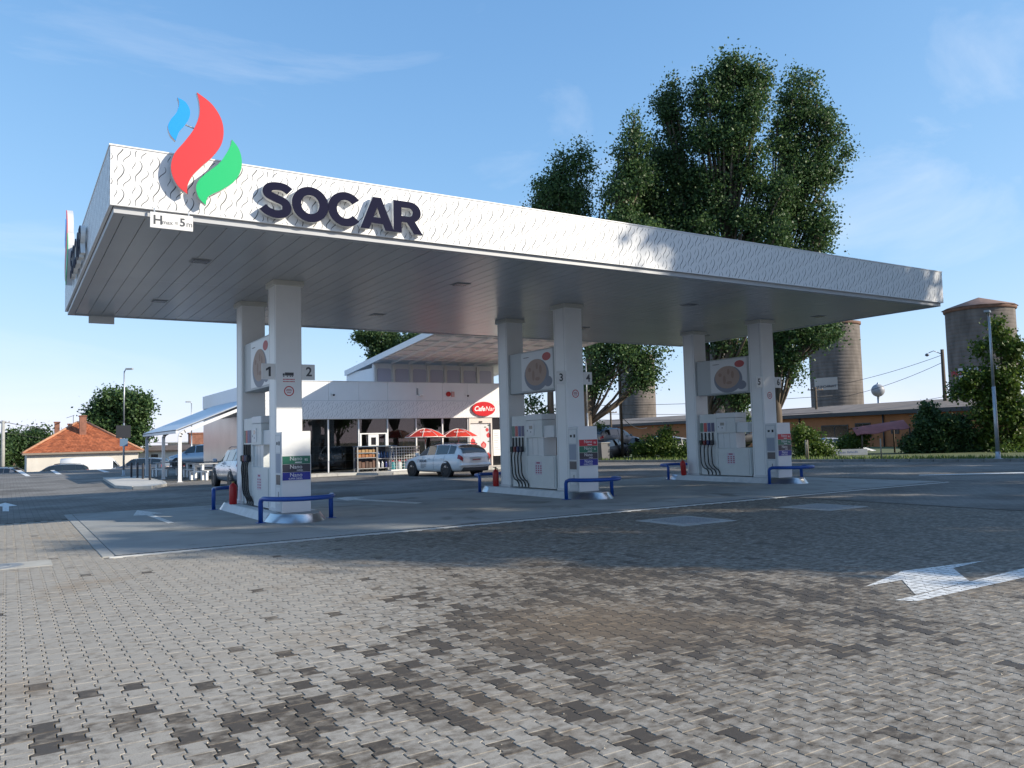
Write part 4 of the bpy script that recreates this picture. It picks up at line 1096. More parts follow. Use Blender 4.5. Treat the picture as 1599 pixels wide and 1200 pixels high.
# ---- display racks, goods cage
def rack(x, y, label, kind):
    t = thing('display_rack', label, 'rack', (x, y, .11), group='display racks before the shop')
    B = MB()
    for sx in (-.5, .5):
        for sy in (-.24, .24): B.box(sx-.025, sx+.025, sy-.025, sy+.025, 0, 1.22)
    B.build('frame', alu, t)
    MB().box(-.475, .475, .20, .22, .12, 1.2).build('back_panel', mat('rack_back', (.05, .06, .09), .5), t)
    MB().box(-.55, .55, -.29, .29, 1.205, 1.25, .01).build('top', mat('rack_top', (.12, .16, .22), .4), t)
    for z in (.14, .60) if kind else (.14, .66, .90): MB().box(-.475, .475, -.24, .19, z, z+.03).build('shelf_board', alu, t)
    if kind:
        for r_, (z, cols) in enumerate(((.172, [(.6, .6, .62), (.6, .6, .62), (.04, .05, .2), (.05, .08, .3), (.05, .08, .3)]), (.632, [(.02, .06, .16)]*6))):
            for q in range(len(cols)):
                xx = -.40+q*.8/(len(cols)-1); bt = MB().lathe([(.001, 0), (.055, 0), (.06, .03), (.06, .22), (.03, .29), (.022, .30), (.022, .33), (.001, .33)], (xx, -.12, z), 10)
                bt.build('bottle', mat('bottle_%d' % int(cols[q][2]*100), cols[q], .25), t)
    else:
        for z, h, cset in ((.172, .36, [(.09, .05, .035), (.12, .06, .04), (.07, .04, .03)]), (.692, .17, [(.32, .14, .05), (.26, .10, .04)]), (.932, .16, [(.30, .17, .07), (.34, .22, .1)])):
            for q in range(5):
                xx = -.46+q*.185; cc = cset[q % len(cset)]
                MB().box(xx, xx+.175, -.2, .12, z, z+h*random.uniform(.8, 1), .02).build('goods_pack', mat('pack_%d' % int(cc[0]*1000), cc, .6), t)
p = ypl(571, 735, 24.75); rack(p[0], 24.75, 'grey outdoor rack with brown packs below the night window', 0)
p = ypl(601.5, 735, 24.75); rack(p[0], 24.75, 'grey outdoor rack with blue and white bottles', 1)
p = ypl(629, 735, 24.6)
t = thing('wire_cage', 'white wire cage with teal and red gas bottles behind the white car', 'cage', (p[0], 24.6, .11))
B = MB()
for k_ in range(12): B.cyl((-.75+k_*.1364, -.35, .05), (-.75+k_*.1364, -.35, 1.15), .009, n=5)
for k_ in range(9): B.cyl((-.75, -.352, .05+k_*.1375), (.75, -.352, .05+k_*.1375), .009, n=5)
for sx in (-.75, .75):
    for k_ in range(6): B.cyl((sx, -.35+k_*.14, .05), (sx, -.35+k_*.14, 1.15), .009, n=5)
B.build('wire_mesh', mat('white_wire', (.7, .7, .7), .4), t)
MB().box(-.78, .78, -.38, .38, 0, .05).build('floor_tray', white2, t); MB().box(-.78, .78, -.38, .38, 1.15, 1.18).build('lid', white2, t)
for q in range(4):
    bt = MB().lathe([(.001, 0), (.13, 0), (.14, .03), (.14, .30), (.10, .36), (.06, .38), (.001, .38)], (-.55+q*.36, 0, .055), 14).build('gas_bottle', mat('gas_teal', (.02, .25, .28), .4) if q % 2 == 0 else mat('gas_pale', (.5, .55, .55), .4), t)
    MB().lathe([(.07, .375), (.07, .45), (.001, .46)], (-.55+q*.36, 0, .055), 10).build('collar', red, bt)

# ---- parasols
def parasol(px, py_rim, label, lean):
    p = ypl(px, py_rim, 23.9); r0 = 1.02; H = p[2]
    t = thing('parasol', label, 'parasol', (p[0], 23.9, .11), group='red parasols before the shop')
    H -= .11
    MB().cyl((0, 0, 0), (0, 0, H+.42), .022, n=8).build('pole', alu, t)
    MB().lathe([(.001, .0), (.26, .0), (.26, .05), (.05, .09), (.05, .25), (.001, .25)], n=16).build('base', concrete, t)
    n_ = 8; can_ = mat('parasol_red', (0.55, 0.035, 0.02), .6); rib = mat('parasol_white', (.75, .73, .7), .6)
    prof = [(.0, .42), (.3, .37), (.6, .24), (.85, .09), (1.0, .0)]
    for k_ in range(n_):
        a0, a1 = 2*math.pi*k_/n_+.2, 2*math.pi*(k_+1)/n_+.2
        B = MB(); vs = []
        for r_, z in prof:
            for q in range(4):
                a_ = a0+(a1-a0)*q/3; sag = 1-.04*math.sin(math.pi*q/3); vs.append((r_*r0*sag*math.cos(a_), r_*r0*sag*math.sin(a_), H+z))
        B.add(vs, [(i*4+j, i*4+j+1, (i+1)*4+j+1, (i+1)*4+j) for i in range(4) for j in range(3)], True)
        g_ = B.build('panel', can_, t, fix=False)
        B = MB(); B.tube([(r_*r0*math.cos(a0), r_*r0*math.sin(a0), H+z+.006) for r_, z in prof], .014, 5); B.build('rib', rib, t)
        rim_pts = [(r0*(1-.04*math.sin(math.pi*q/3))*math.cos(a0+(a1-a0)*q/3), r0*(1-.04*math.sin(math.pi*q/3))*math.sin(a0+(a1-a0)*q/3), H-.01) for q in range(4)]
        MB().tube(rim_pts, .018, 5).build('white_rim', rib, t)
    tx = text_mb('Cafe Nar', .15, .001, .002, 'CENTER', '-y', (0, 0, 0), .2)
    am = math.atan2(-1.0, -.45) ; rr = .62*r0
    o = tx.build('lettering', wprint, t); o.location = (rr*math.cos(am)*1.05, rr*math.sin(am)*1.05, H+.25); o.rotation_euler = (-.95, 0, am+math.pi/2)
    return t
parasol(664, 682.5, 'red and white parasol over the bonnet of the white car', 0)
parasol(716, 682.5, 'red and white parasol in front of the shop door', 0)

# ================================================================== VEHICLES
def lerp(a, b, t): return a+(b-a)*t
def car(name, label, cat, loc, rz, paint, style='wagon', group=None, detail=True, s=1.0):
    """front towards +x; one lofted body with glass, lamps, wheels as parts"""
    t = thing(name, label, cat, loc, rz, group); t.scale = (s, s, s)
    if style == 'wagon':
        # x, half width, sill z, shoulder z, belt z, roof z, roof half width
        ST_ = [(-2.33, .70, .42, .62, .78, .80, .62), (-2.28, .82, .30, .72, .93, .98, .66), (-2.15, .88, .26, .78, .99, 1.22, .60), (-1.82, .895, .24, .80, .985, 1.40, .60), (-1.35, .905, .22, .80, .965, 1.455, .61), (-.4, .905, .20, .78, .94, 1.465, .62), (.25, .905, .20, .76, .925, 1.43, .61), (.62, .90, .20, .75, .915, 1.27, .60), (1.05, .895, .21, .74, .915, .99, .62), (1.3, .89, .22, .72, .87, .90, .60), (1.75, .87, .24, .66, .80, .83, .58), (2.15, .80, .26, .58, .70, .73, .52), (2.32, .66, .34, .50, .58, .60, .44)]
        ax, rw, wins, ws, rear = (-1.30, 1.36), .318, [(3, 4), (4, 5), (5, 6), (6, 7.6)], (6.55, 8.0), (1.25, 2.9)
    elif style == 'van':
        ST_ = [(-2.7, .86, .35, .9, 1.3, 2.28, .74), (-2.66, .95, .30, .95, 1.35, 2.42, .80), (-1.5, .99, .28, .95, 1.35, 2.48, .84), (.6, .99, .28, .95, 1.35, 2.48, .84), (1.05, .99, .28, .95, 1.32, 2.36, .80), (1.55, .98, .28, .95, 1.25, 1.75, .76), (1.85, .96, .28, .92, 1.20, 1.32, .76), (2.5, .88, .30, .80, 1.0, 1.06, .70), (2.68, .74, .36, .66, .80, .86, .6)]
        ax, rw, wins, ws, rear = (-1.75, 1.75), .34, [(4.0, 5.7)], (4.3, 5.9), None
    elif style == 'suv':
        ST_ = [(-2.2, .74, .50, .80, 1.0, 1.05, .66), (-2.15, .86, .40, .88, 1.08, 1.3, .66), (-2.0, .90, .36, .92, 1.12, 1.60, .64), (-1.2, .92, .34, .92, 1.10, 1.70, .66), (.0, .92, .34, .90, 1.06, 1.70, .66), (.5, .92, .34, .88, 1.05, 1.55, .64), (.98, .91, .34, .87, 1.05, 1.14, .66), (1.3, .90, .36, .85, 1.0, 1.04, .64), (1.8, .88, .38, .80, .95, .97, .6), (2.15, .76, .44, .68, .80, .82, .5)]
        ax, rw, wins, ws, rear = (-1.30, 1.30), .36, [(2, 3), (3, 4), (4, 5.6)], (4.6, 6.0), (1.2, 1.95)
    P = []
    for x, w, zs, zh, zb, zr, wr in ST_:
        gh = zr-zb
        P.append([(x, 0, zs-.02), (x, w*.80, zs-.02), (x, w*.965, zs+.06), (x, w, lerp(zs, zh, .55)), (x, w*.985, zh), (x, lerp(w*.93, wr, .12), zb), (x, lerp(w*.93, wr, .55), zb+gh*.5), (x, wr+.03, zb+gh*.86), (x, wr*.72, zr), (x, 0, zr+.012)])
    N, K = len(P), 10
    vs = []; ring = []
    for st in P:
        r_ = list(range(len(vs), len(vs)+K)); vs += st
        l_ = [r_[0]]
        for q in range(1, K-1): l_.append(len(vs)); vs.append((st[q][0], -st[q][1], st[q][2]))
        ring.append(r_+[l_[q] for q in range(K-2, 0, -1)])
    M = len(ring[0]); fs = []
    for i in range(N-1):
        for j in range(M): fs.append((ring[i][j], ring[i][(j+1) % M], ring[i+1][(j+1) % M], ring[i+1][j]))
    fs += [tuple(ring[0]), tuple(ring[-1][::-1])]
    body = MB().add(vs, fs, True).build('body', paint, t)
    if style != 'van':
        sub = body.modifiers.new('s', 'SUBSURF'); sub.levels = 1; sub.render_levels = 1
    def pt(u, v):     # bilinear point on the right-hand skin, u station, v profile index
        i = min(int(u), N-2); j = min(int(v), K-2); a, b = u-i, v-j
        q = lambda ii, jj: Vector(P[ii][jj])
        return lerp(lerp(q(i, j), q(i, j+1), b), lerp(q(i+1, j), q(i+1, j+1), b), a)
    def patch(us, vs_, sgn, nm, m_, off=.012, par=None, thick=True):
        B = MB(); g = []
        for u in us:
            for v in vs_:
                p = pt(u, v); e = .02
                du = pt(min(u+e, N-1.001), v)-pt(max(u-e, 0), v); dv = pt(u, min(v+e, K-1.001))-pt(u, max(v-e, 0)); nr = du.cross(dv)
                nr = nr.normalized() if nr.length > 1e-9 else Vector((0, 1, 0))
                if nr.dot(p-Vector((p.x*.85, 0, .7))) < 0: nr = -nr
                p = p+nr*off; g.append((p.x, p.y*sgn, p.z))
        nv = len(vs_)
        B.add(g, [(i*nv+j, i*nv+j+1, (i+1)*nv+j+1, (i+1)*nv+j) for i in range(len(us)-1) for j in range(nv-1)], True)
        return B.build(nm, m_, par or t, fix=False)
    lin = lambda a, b, n_: [a+(b-a)*k_/(n_-1) for k_ in range(n_)]
    for sg in (1, -1):
        for a, b in wins:
            patch(lin(a+.05, b-.05, 5), lin(5.18, 7.0, 4), sg, 'side_window', carglass)
    def mid(us, v0, nm, m_, off=.014):
        B = MB(); g = []; vv = lin(v0, 8.98, 6)
        for u in us:
            row = [pt(u, v) for v in vv]
            full = [(p.x, p.y, p.z) for p in row]+[(p.x, -p.y, p.z) for p in row[-2::-1]]
            g.append(full)
        nv = len(g[0]); sx = 1 if us[-1] > N/2 else -1
        B.add([(x+off*sx*.6, y, z+off) for row in g for x, y, z in row], [(i*nv+j, i*nv+j+1, (i+1)*nv+j+1, (i+1)*nv+j) for i in range(len(us)-1) for j in range(nv-1)], True)
        return B.build(nm, m_, t, fix=False)
    mid(lin(*ws, 6), 7.3, 'windscreen', carglass)
    if rear: mid(lin(*rear, 6), 6.9, 'rear_window', carglass)
    tyre = MB(); 
    for xa in ax:
        for sg in (1, -1):
            w = .905 if style != 'van' else .97
            MB().cyl((xa, sg*(w-.20), rw+.01), (xa, sg*(w+.004), rw+.02), rw+.065, n=24).build('wheel_arch', black, t)
            wo = MB().lathe([(rw*.62, -.10), (rw*.9, -.11), (rw, -.08), (rw, .08), (rw*.9, .11), (rw*.62, .105)], n=24).build('tyre', black, t)
            wo.location = (xa, sg*(w-.085), rw); wo.rotation_euler = (R(90), 0, 0)
            rm = MB().lathe([(.02, .075), (rw*.18, .085), (rw*.2, .07)], n=10); rm.lathe([(rw*.56, .085), (rw*.64, .10), (rw*.64, -.10), (rw*.55, -.08)], n=24)
            for q in range(5):
                a_ = 2*math.pi*q/5; c_, s_ = math.cos(a_), math.sin(a_)
                pts = [(.06, -.035), (rw*.6, -.05), (rw*.6, .05), (.06, .035)]
                z1 = .085
                rm.add([(x*c_-y*s_, x*s_+y*c_, z) for z in (z1, z1-.03) for x, y in pts]+[(x*c_-y*s_, x*s_+y*c_, -z) for z in (z1, z1-.03) for x, y in pts], [(0,1,2,3),(4,7,6,5),(0,4,5,1),(1,5,6,2),(2,6,7,3),(8,9,10,11)])
            rm.build('rim', alu, wo)
            MB().lathe([(.001, .02), (rw*.56, .02)], n=16).build('brake_disc', darkgrey, wo); MB().lathe([(.001, -.02), (rw*.56, -.02)], n=16).build('brake_disc', darkgrey, wo)
    # lamps, plate, mirrors, trim
    tl = mat('tail_lamp', (0.35, 0.01, 0.015), .15, coat=.5); hl = mat('head_lamp', (.55, .57, .6), .08, .3)
    for sg in (1, -1):
        if style == 'wagon':
            patch(lin(.35, 2.15, 5), lin(4.15, 4.98, 4), sg, 'tail_lamp', tl, .016)
            patch(lin(N-2.9, N-1.5, 4), lin(4.2, 4.95, 3), sg, 'headlight', hl, .012)
        elif style == 'van':
            patch(lin(.1, .9, 3), lin(4.1, 5.2, 3), sg, 'tail_lamp', tl, .016); patch(lin(N-2.4, N-1.3, 4), lin(4.1, 4.9, 3), sg, 'headlight', hl, .012)
        else:
            patch(lin(.3, 1.6, 4), lin(4.2, 5.2, 3), sg, 'tail_lamp', tl, .016); patch(lin(N-2.5, N-1.4, 4), lin(4.2, 4.9, 3), sg, 'headlight', hl, .012)
        xm = {'wagon': .78, 'van': 1.55, 'suv': .72}[style]; zm = {'wagon': .98, 'van': 1.42, 'suv': 1.12}[style]
        MB().box(xm-.06, xm+.06, min(sg*.90, sg*1.06), max(sg*.90, sg*1.06), zm-.05, zm+.09, .03).build('mirror', paint if style != 'van' else black, t)
        if style == 'wagon':
            MB().tube([(-1.7, sg*.585, 1.44), (-1.5, sg*.60, 1.495), (-.3, sg*.615, 1.505), (.15, sg*.60, 1.45)], .016, 6).build('roof_rail', darkgrey, t)
            for xx in (-.02, -.98): MB().box(xx-.10, xx+.10, min(sg*.899, sg*.925), max(sg*.899, sg*.925), .80, .825, .006).build('door_handle', paint, t)
            for xx in (.55, -.36, -1.15): patch([xx_ for xx_ in ([np.interp(xx-.006, [q[0] for q in ST_], range(N)), np.interp(xx+.006, [q[0] for q in ST_], range(N))])], lin(2.3, 5.0, 7), sg, 'door_gap', darkgrey, .004)
    zr0 = {'wagon': .80, 'van': 1.0, 'suv': .95}[style]; xb = ST_[0][0]
    if rear:
        pl = MB().box(xb-.062, xb-.045, -.26, .26, zr0-.10, zr0+.01).build('number_plate', mat('plate_white', (.6, .58, .56), .4), t)
        MB().box(xb-.064, xb-.0622, -.2, .24, zr0-.075, zr0-.015).build('plate_print', mat('plate_print', (.3, .1, .1), .5), pl)
        MB().box(xb-.02, xb+.25, -.72, .72, .24, .44, .05).build('rear_bumper', mat('bumper_dark', (.03, .03, .033), .5), t)
        MB().box(xb-.05, xb+.02, -.34, .34, zr0+.045, zr0+.07, .01).build('boot_trim', alu, t)
        MB().box(xb-.04, xb+.2, -.85, .85, .46, .60, .05).build('bumper_skin', paint, t)
    return t, patch, lin
cw = mat('car_white', (0.80, 0.80, 0.79), .22, coat=.6); cs = mat('car_silver', (0.42, 0.46, 0.52), .25, .6, coat=.5); cdk = mat('car_dark', (.02, .03, .035), .2, coat=.6); cg = mat('car_grey', (.16, .17, .19), .25, .4, coat=.5)
CARZ = 0.0
t, patch, lin = car('station_wagon', 'white estate car with door lettering parked before the shop', 'car', (15.05, 18.9, 0), R(99), cw, 'wagon', s=.95)
# lettering on its left side (towards the camera): left is +y of the car
B = text_mb('SOCAR', .17, .001, .004, 'CENTER', '-y', (0, 0, 0)); o = B.build('door_lettering', navy, t); o.location = (.42, .925, .70); o.rotation_euler = (0, 0, math.pi)
B = MB()
for r_, w in enumerate((.5, .42, .46, .34)):
    for q in range(int(w/.06)): B.box(.62-q*.06-.045, .62-q*.06, .915, .922, .56-r_*.05, .575-r_*.05)
B.build('door_small_print', darkgrey, t)
MB().prism([(.78, .76), (.83, .70), (.86, .63), (.82, .70), (.80, .80)], 'y', .915, .922).build('door_flame', redprint, t)
car('station_wagon', 'silver estate car partly hidden behind the left rear column', 'car', (6.52, 18.75, 0), R(90), cs, 'wagon')
p = at(309, 727, 58); car('parked_suv', 'pale blue-grey off-road car behind the picnic tables', 'car', (p[0]+.2, p[1], 0), R(140), mat('suv_blue_grey', (.35, .42, .5), .25, .5, coat=.5), 'suv')
p = ypl(153, 735, 61.5); car('panel_van', 'white panel van parked before the old white house', 'van', (p[0], p[1], -1.58), R(-4), mat('van_white', (.74, .74, .74), .35), 'van')
p = ypl(88, 735, 60.5); car('parked_car', 'dark green car showing only its roof behind the parking edge', 'car', (p[0], p[1], -1.02), R(178), cdk, 'wagon')
p = at(8, 735, 66); car('parked_car', 'dark car at the left edge beside the utility pole', 'car', (p[0]-.9, p[1], -1.2), R(150), cg, 'wagon')
p = at(218, 732, 66); car('parked_car', 'small grey car far behind the bollards', 'car', (p[0], p[1], -.95), R(150), cg, 'suv')
p = at(247, 732, 69); car('parked_car', 'pale blue car far behind the carport posts', 'car', (p[0], p[1], -1.0), R(165), MATS['suv_blue_grey'], 'wagon')

# ---- bollards, picnic tables
for k_, (px, py) in enumerate(((205, 749), (214.5, 750), (223, 751.5), (234, 753.5))):
    p = gnd(px, py)
    t = thing('bollard', 'dark post, %s from the left in the row before the carport' % ['first', 'second', 'third', 'fourth'][k_], 'bollard', (p[0], p[1], 0), group='dark bollards before the carport')
    MB().lathe([(.05, 0), (.05, .80), (.045, .84), (.001, .85)], n=12).build('post', mat('bollard_black', (.02, .022, .03), .4), t); MB().lathe([(.10, .0), (.10, .02), (.05, .025)], n=14).build('foot', MATS['bollard_black'], t)
    MB().lathe([(.0515, .66), (.0515, .72)], n=12).build('band', mat('band_grey', (.3, .3, .32), .4), t)
def picnic(x, y, rz, label):
    t = thing('picnic_table', label, 'table', (x, y, 0), rz, group='picnic tables under the carport')
    wd = mat('table_grey_wood', (.34, .35, .37), .6, var=.1, scale=4, stretch=(.3, 6, 1))
    for k_ in range(5): MB().box(-.9, .9, -.38+k_*.153, -.235+k_*.153, .72, .76, .006).build('table_plank', wd, t)
    for s in (-1, 1):
        for k_ in range(2): MB().box(-.9, .9, s*.62-.14+k_*.15, s*.62-.005+k_*.15, .43, .465, .006).build('bench_plank', wd, t)
        B = MB(); B.box(s*.7-.05, s*.7+.05, -.36, -.24, 0, .70); B.box(s*.7-.05, s*.7+.05, .24, .36, 0, .70); B.box(s*.7-.045, s*.7+.045, -.76, .76, .36, .425); B.box(s*.7-.05, s*.7+.05, -.70, -.58, 0, .36); B.box(s*.7-.05, s*.7+.05, .58, .70, 0, .36); B.box(s*.7-.04, s*.7+.04, -.36, .36, .66, .715)
        B.build('leg_frame', plastic_w, t)
picnic(7.0, 27.0, .35, 'grey picnic table nearest the shop corner under the carport')
picnic(7.4, 31.0, .3, 'grey picnic table farther back under the carport')
picnic(6.4, 34.2, .4, 'grey picnic table at the far end of the carport')

# ---- lamp posts
def lamp_post(base, top_z, label, arm=(-.5, -.2), r=.06, head=.5):
    t = thing('street_lamp', label, 'street lamp', base, group='street lamps')
    h = top_z
    MB().cyl((0, 0, 0), (0, 0, h*.5), r, r*.85, n=10).cyl((0, 0, h*.5), (0, 0, h), r*.75, r*.55, n=10).build('pole', galv, t)
    MB().lathe([(r*2.2, 0), (r*2.2, .02), (r*1.2, .03), (r*1.2, .3), (r, .32)], n=12).build('base', galv, t)
    a_ = Vector((arm[0], arm[1], 0))
    MB().tube([(0, 0, h-.05), (a_.x*.4, a_.y*.4, h+.08), (a_.x, a_.y, h+.12)], r*.5, 6).build('arm', galv, t)
    d_ = a_.normalized(); nrm = Vector((-d_.y, d_.x, 0))
    hd = MB(); c_ = Vector((a_.x, a_.y, h+.12))
    vs = [c_+d_*u+nrm*v+Vector((0, 0, w)) for u in (-.05, head) for v in (-.11, .11) for w in (-.04, .05)]
    hd.add(vs, [(0,1,3,2),(4,6,7,5),(0,4,5,1),(2,3,7,6),(0,2,6,4),(1,5,7,3)]); ho = hd.build('lamp_head', mat('lamp_head_grey', (.3, .32, .34), .4), t)
    return t
b = gnd(193, 743); z_ = ypl(193, 580, b[1])[2]
lp = lamp_post((b[0], b[1], 0), z_, 'tall street lamp on the left with sign backs', (.14, -.08), head=.32)
b2 = b
t = thing('road_sign', 'dark back of a square sign and a pale blue plate on the left lamp', 'sign', (b[0], b[1]-.09, 1.85))
MB().box(-.42, .35, -.01, .01, .30, 1.02, .004).build('sign_back', mat('sign_back_dark', (.012, .015, .022), .6), t); MB().box(-.22, .20, -.01, .01, -.18, .26, .004).build('blue_plate', mat('plate_pale_blue', (.10, .17, .27), .5), t)
b = at(299, 745, 62); z_ = at(299, 630, 62)[2]
lamp_post((b[0], b[1], -.1), z_+.1, 'thin street lamp far behind the carport roof', (-.12, .0), head=.3)
b = gnd(1559, 720.5); z_ = xpl(1548, 492, b[0])[2]
lamp_post((b[0], b[1], 0.1), z_-.1, 'tall grey street lamp on the verge at the right', (-.14, -.05), .085, .42)
b = at(918, 668, 46); z_ = at(917, 566, 46)[2]
lamp_post((b[0], b[1], 0), z_, 'slender lamp post beside the trunk behind the middle island', (-.3, .2), .05)
b = at(851, 690, 47); 
t = thing('parking_sign', 'blue sign plate behind the middle pump', 'sign', (b[0], b[1], 0))
zc = at(851, 658, 47)[2]
MB().cyl((0, 0, 0), (0, 0, zc+.3), .03, n=8).build('post', galv, t); MB().box(-.36, .36, -.06, -.035, zc-.42, zc+.36, .01).build('plate', mat('sign_blue', (.015, .05, .35), .4), t)
text_mb('P', .5, .002, .02, 'CENTER', '-y', (0, -.063, zc-.03)).build('letter', wprint, t)

# ================================================================== RIGHT SIDE: verge, trees, sheds, silos
va, vb = Vector((29.4, 23.5, 0)), Vector((36.0, 4.0, 0))
vd = (vb-va).normalized(); vn = Vector((-vd.y, vd.x, 0));  vn = vn if vn.x > 0 else -vn
A = va-vd*40; Bv = vb+vd*40
struct(MB().prism([(A.x, A.y), (Bv.x, Bv.y), (Bv.x+vn.x*55, Bv.y+vn.y*55), (A.x+vn.x*55, A.y+vn.y*55)], 'z', -.03, .09).build('grass_verge', mat('verge_grass_soil', (0.085, 0.105, 0.035), .95, var=.35, scale=2.5, bump=.4)))
kerb = struct(bpy.data.objects.new('verge_kerb', None)); COL.objects.link(kerb)
me = MB().box(0, .985, -.07, .07, -.03, .125, .012).mesh('kerb_stone')
for k_ in range(-12, 34):
    p = va+vd*k_; o = link('kerb_stone', me, mat('kerb_dark_concrete', (.2, .2, .19), .85, var=.15, scale=5), kerb, (p.x, p.y, 0)); o.rotation_euler = (0, 0, math.atan2(vd.y, vd.x))
# tufts of grass along the verge
V, F = [], []
for _ in range(5200):
    s_ = random.uniform(-14, 34); q = random.uniform(.10, 3.4)**1.0; p = va+vd*s_+vn*q; h = random.uniform(.06, .2); a_ = random.uniform(0, 6.28); dx, dy = math.cos(a_)*.03, math.sin(a_)*.03; k = len(V)
    V += [(p.x-dx, p.y-dy, .085), (p.x+dx, p.y+dy, .085), (p.x+random.uniform(-.06, .06), p.y+random.uniform(-.06, .06), .09+h)]; F.append((k, k+1, k+2))
me = bpy.data.meshes.new('verge_grass'); me.from_pydata(V, [], F)
o = stuff(link('verge_grass', me, mat('grass_blades', (0.11, 0.16, 0.03), .8, var=.4, scale=3))); o['label'] = 'short sunlit grass on the verge'

def leaf_mat(name, c1, c2, trans=.35):
    M = bpy.data.materials.new(name); M.use_nodes = True; n = M.node_tree; b = n.nodes['Principled BSDF']; out = n.nodes['Material Output']
    g = n.nodes.new('ShaderNodeNewGeometry'); r = n.nodes.new('ShaderNodeValToRGB')
    r.color_ramp.elements[0].color = (*c1, 1); r.color_ramp.elements[1].color = (*c2, 1)
    n.links.new(g.outputs['Random Per Island'], r.inputs[0]); n.links.new(r.outputs[0], b.inputs['Base Color'])
    b.inputs['Roughness'].default_value = .5; b.inputs['Specular IOR Level'].default_value = .35
    tl_ = n.nodes.new('ShaderNodeBsdfTranslucent'); mx_ = n.nodes.new('ShaderNodeMixShader'); mx_.inputs[0].default_value = trans
    n.links.new(r.outputs[0], tl_.inputs[0]); n.links.new(b.outputs[0], mx_.inputs[1]); n.links.new(tl_.outputs[0], mx_.inputs[2]); n.links.new(mx_.outputs[0], out.inputs[0])
    return M
LM_pop = leaf_mat('poplar_leaf', (0.026, 0.066, 0.024), (0.115, 0.19, 0.062))
LM_dark = leaf_mat('dark_leaf', (0.026, 0.06, 0.022), (0.09, 0.15, 0.05))
LM_bright = leaf_mat('bright_leaf', (0.045, 0.09, 0.016), (0.13, 0.19, 0.035))
bark = mat('poplar_bark', (0.13, 0.10, 0.075), .9, var=.35, scale=4, bump=.5, stretch=(1, 1, .25))

def leaf_mesh(name, centers, per, sig, size):
    n = len(centers)*per
    c = np.repeat(np.asarray(centers), per, 0)
    sg = np.repeat(np.asarray(sig).reshape(-1, 1) if np.ndim(sig) else np.full((len(centers), 1), sig), per, 0)
    pos = c+RNG.normal(size=(n, 3))*sg*np.array([1, 1, .85])
    u = RNG.normal(size=(n, 3)); u /= np.linalg.norm(u, axis=1, keepdims=True)
    w = RNG.normal(size=(n, 3)); w -= u*(u*w).sum(1, keepdims=True); w /= np.linalg.norm(w, axis=1, keepdims=True)
    s_ = size*RNG.uniform(.6, 1.3, (n, 1))
    v = np.empty((n, 4, 3)); v[:, 0] = pos-u*s_*.5; v[:, 1] = pos+w*s_*.36; v[:, 2] = pos+u*s_*.55; v[:, 3] = pos-w*s_*.36
    me = bpy.data.meshes.new(name); me.vertices.add(n*4); me.vertices.foreach_set('co', v.reshape(-1).astype(np.float32))
    me.loops.add(n*4); me.loops.foreach_set('vertex_index', np.arange(n*4, dtype=np.int32))
    me.polygons.add(n); me.polygons.foreach_set('loop_start', np.arange(0, n*4, 4, dtype=np.int32)); me.polygons.foreach_set('loop_total', np.full(n, 4, dtype=np.int32))
    me.update(calc_edges=True); me.validate(); return me
def tree(name, label, base, lobes, trunk_r, lm, dens=1.0, per=66, leaf=.175, group=None, fork=.35, cat='tree', sig=.38, grow=.97, cl_area=.46):
    """lobes: list of (centre world xyz, rx, rz)"""
    base = Vector(base)
    lobes = [(tuple(c), rx*grow, rz*grow) for c, rx, rz in lobes]
    more = []
    for c, rx, rz in lobes:
        if rx < .7: more.append((c, rx, rz)); continue
        more.append((c, rx*.80, rz*.80))
        for _ in range(6):
            d_ = Vector(RNG.normal(size=3)); d_.normalize(); kk = random.uniform(.25, .5)
            more.append(((c[0]+d_.x*rx*.84, c[1]+d_.y*rx*.84, c[2]+d_.z*rz*.84), rx*kk, min(rx, rz)*kk*1.25))
    lobes = more
    t = thing(name, label, cat, base, 0, group)
    cents = []; B = MB()
    topz = max(c[2]+rz*.6 for c, rx, rz in lobes)
    big = max(lobes, key=lambda L_: L_[2]*L_[1])
    tc_ = Vector((np.mean([c[0] for c, _, _ in lobes]), np.mean([c[1] for c, _, _ in lobes]), topz))-base
    trunk = [Vector((tc_.x*k_**1.6*.6+.25*math.sin(k_*5+base.x), tc_.y*k_**1.6*.6+.2*math.cos(k_*4+base.y), tc_.z*k_)) for k_ in np.linspace(0, .74, 8)]
    trunk[0] = Vector((0, 0, -.1))
    B.tube(trunk, [trunk_r*(1.2 if i == 0 else 1-.125*i) for i in range(8)], 9)
    for (c, rx, rz) in lobes:
        c = Vector(c)-base
        h0 = max(.12, min(.85, (c.z-rz*.9)/tc_.z)) if tc_.z > 0 else .2
        s0 = trunk[min(7, int(h0*7))]
        mid_ = (s0+c)/2+Vector((0, 0, -abs((c-s0).length)*.05))
        end = c+Vector((0, 0, rz*.55))
        B.tube([s0, mid_, c, end], [trunk_r*.34, trunk_r*.22, trunk_r*.12, .015], 6)
        n_ = max(6, int(dens*(4*math.pi*((rx*rx*rz*2)/3.0)**(2/3))/cl_area))
        for _ in range(n_):
            d_ = Vector(RNG.normal(size=3)); d_.normalize(); rr = random.uniform(.35, 1.0)**.55*random.uniform(.82, 1.08)
            q = c+Vector((d_.x*rx*rr, d_.y*rx*rr, d_.z*rz*rr))
            cents.append(q)
            if random.random() < .35: B.tube([c+Vector((0, 0, (q.z-c.z)*.4)), c+(q-c)*.55+Vector((0, 0, -.1)), q], [trunk_r*.13, trunk_r*.08, .012], 4, cap=False)
    B.build('trunk', bark, t, fix=False)
    sg = RNG.uniform(.65, 1.3, len(cents))*sig
    me = leaf_mesh('crown', [tuple(q) for q in cents], per, sg, leaf)
    link('crown', me, lm, t)
    return t
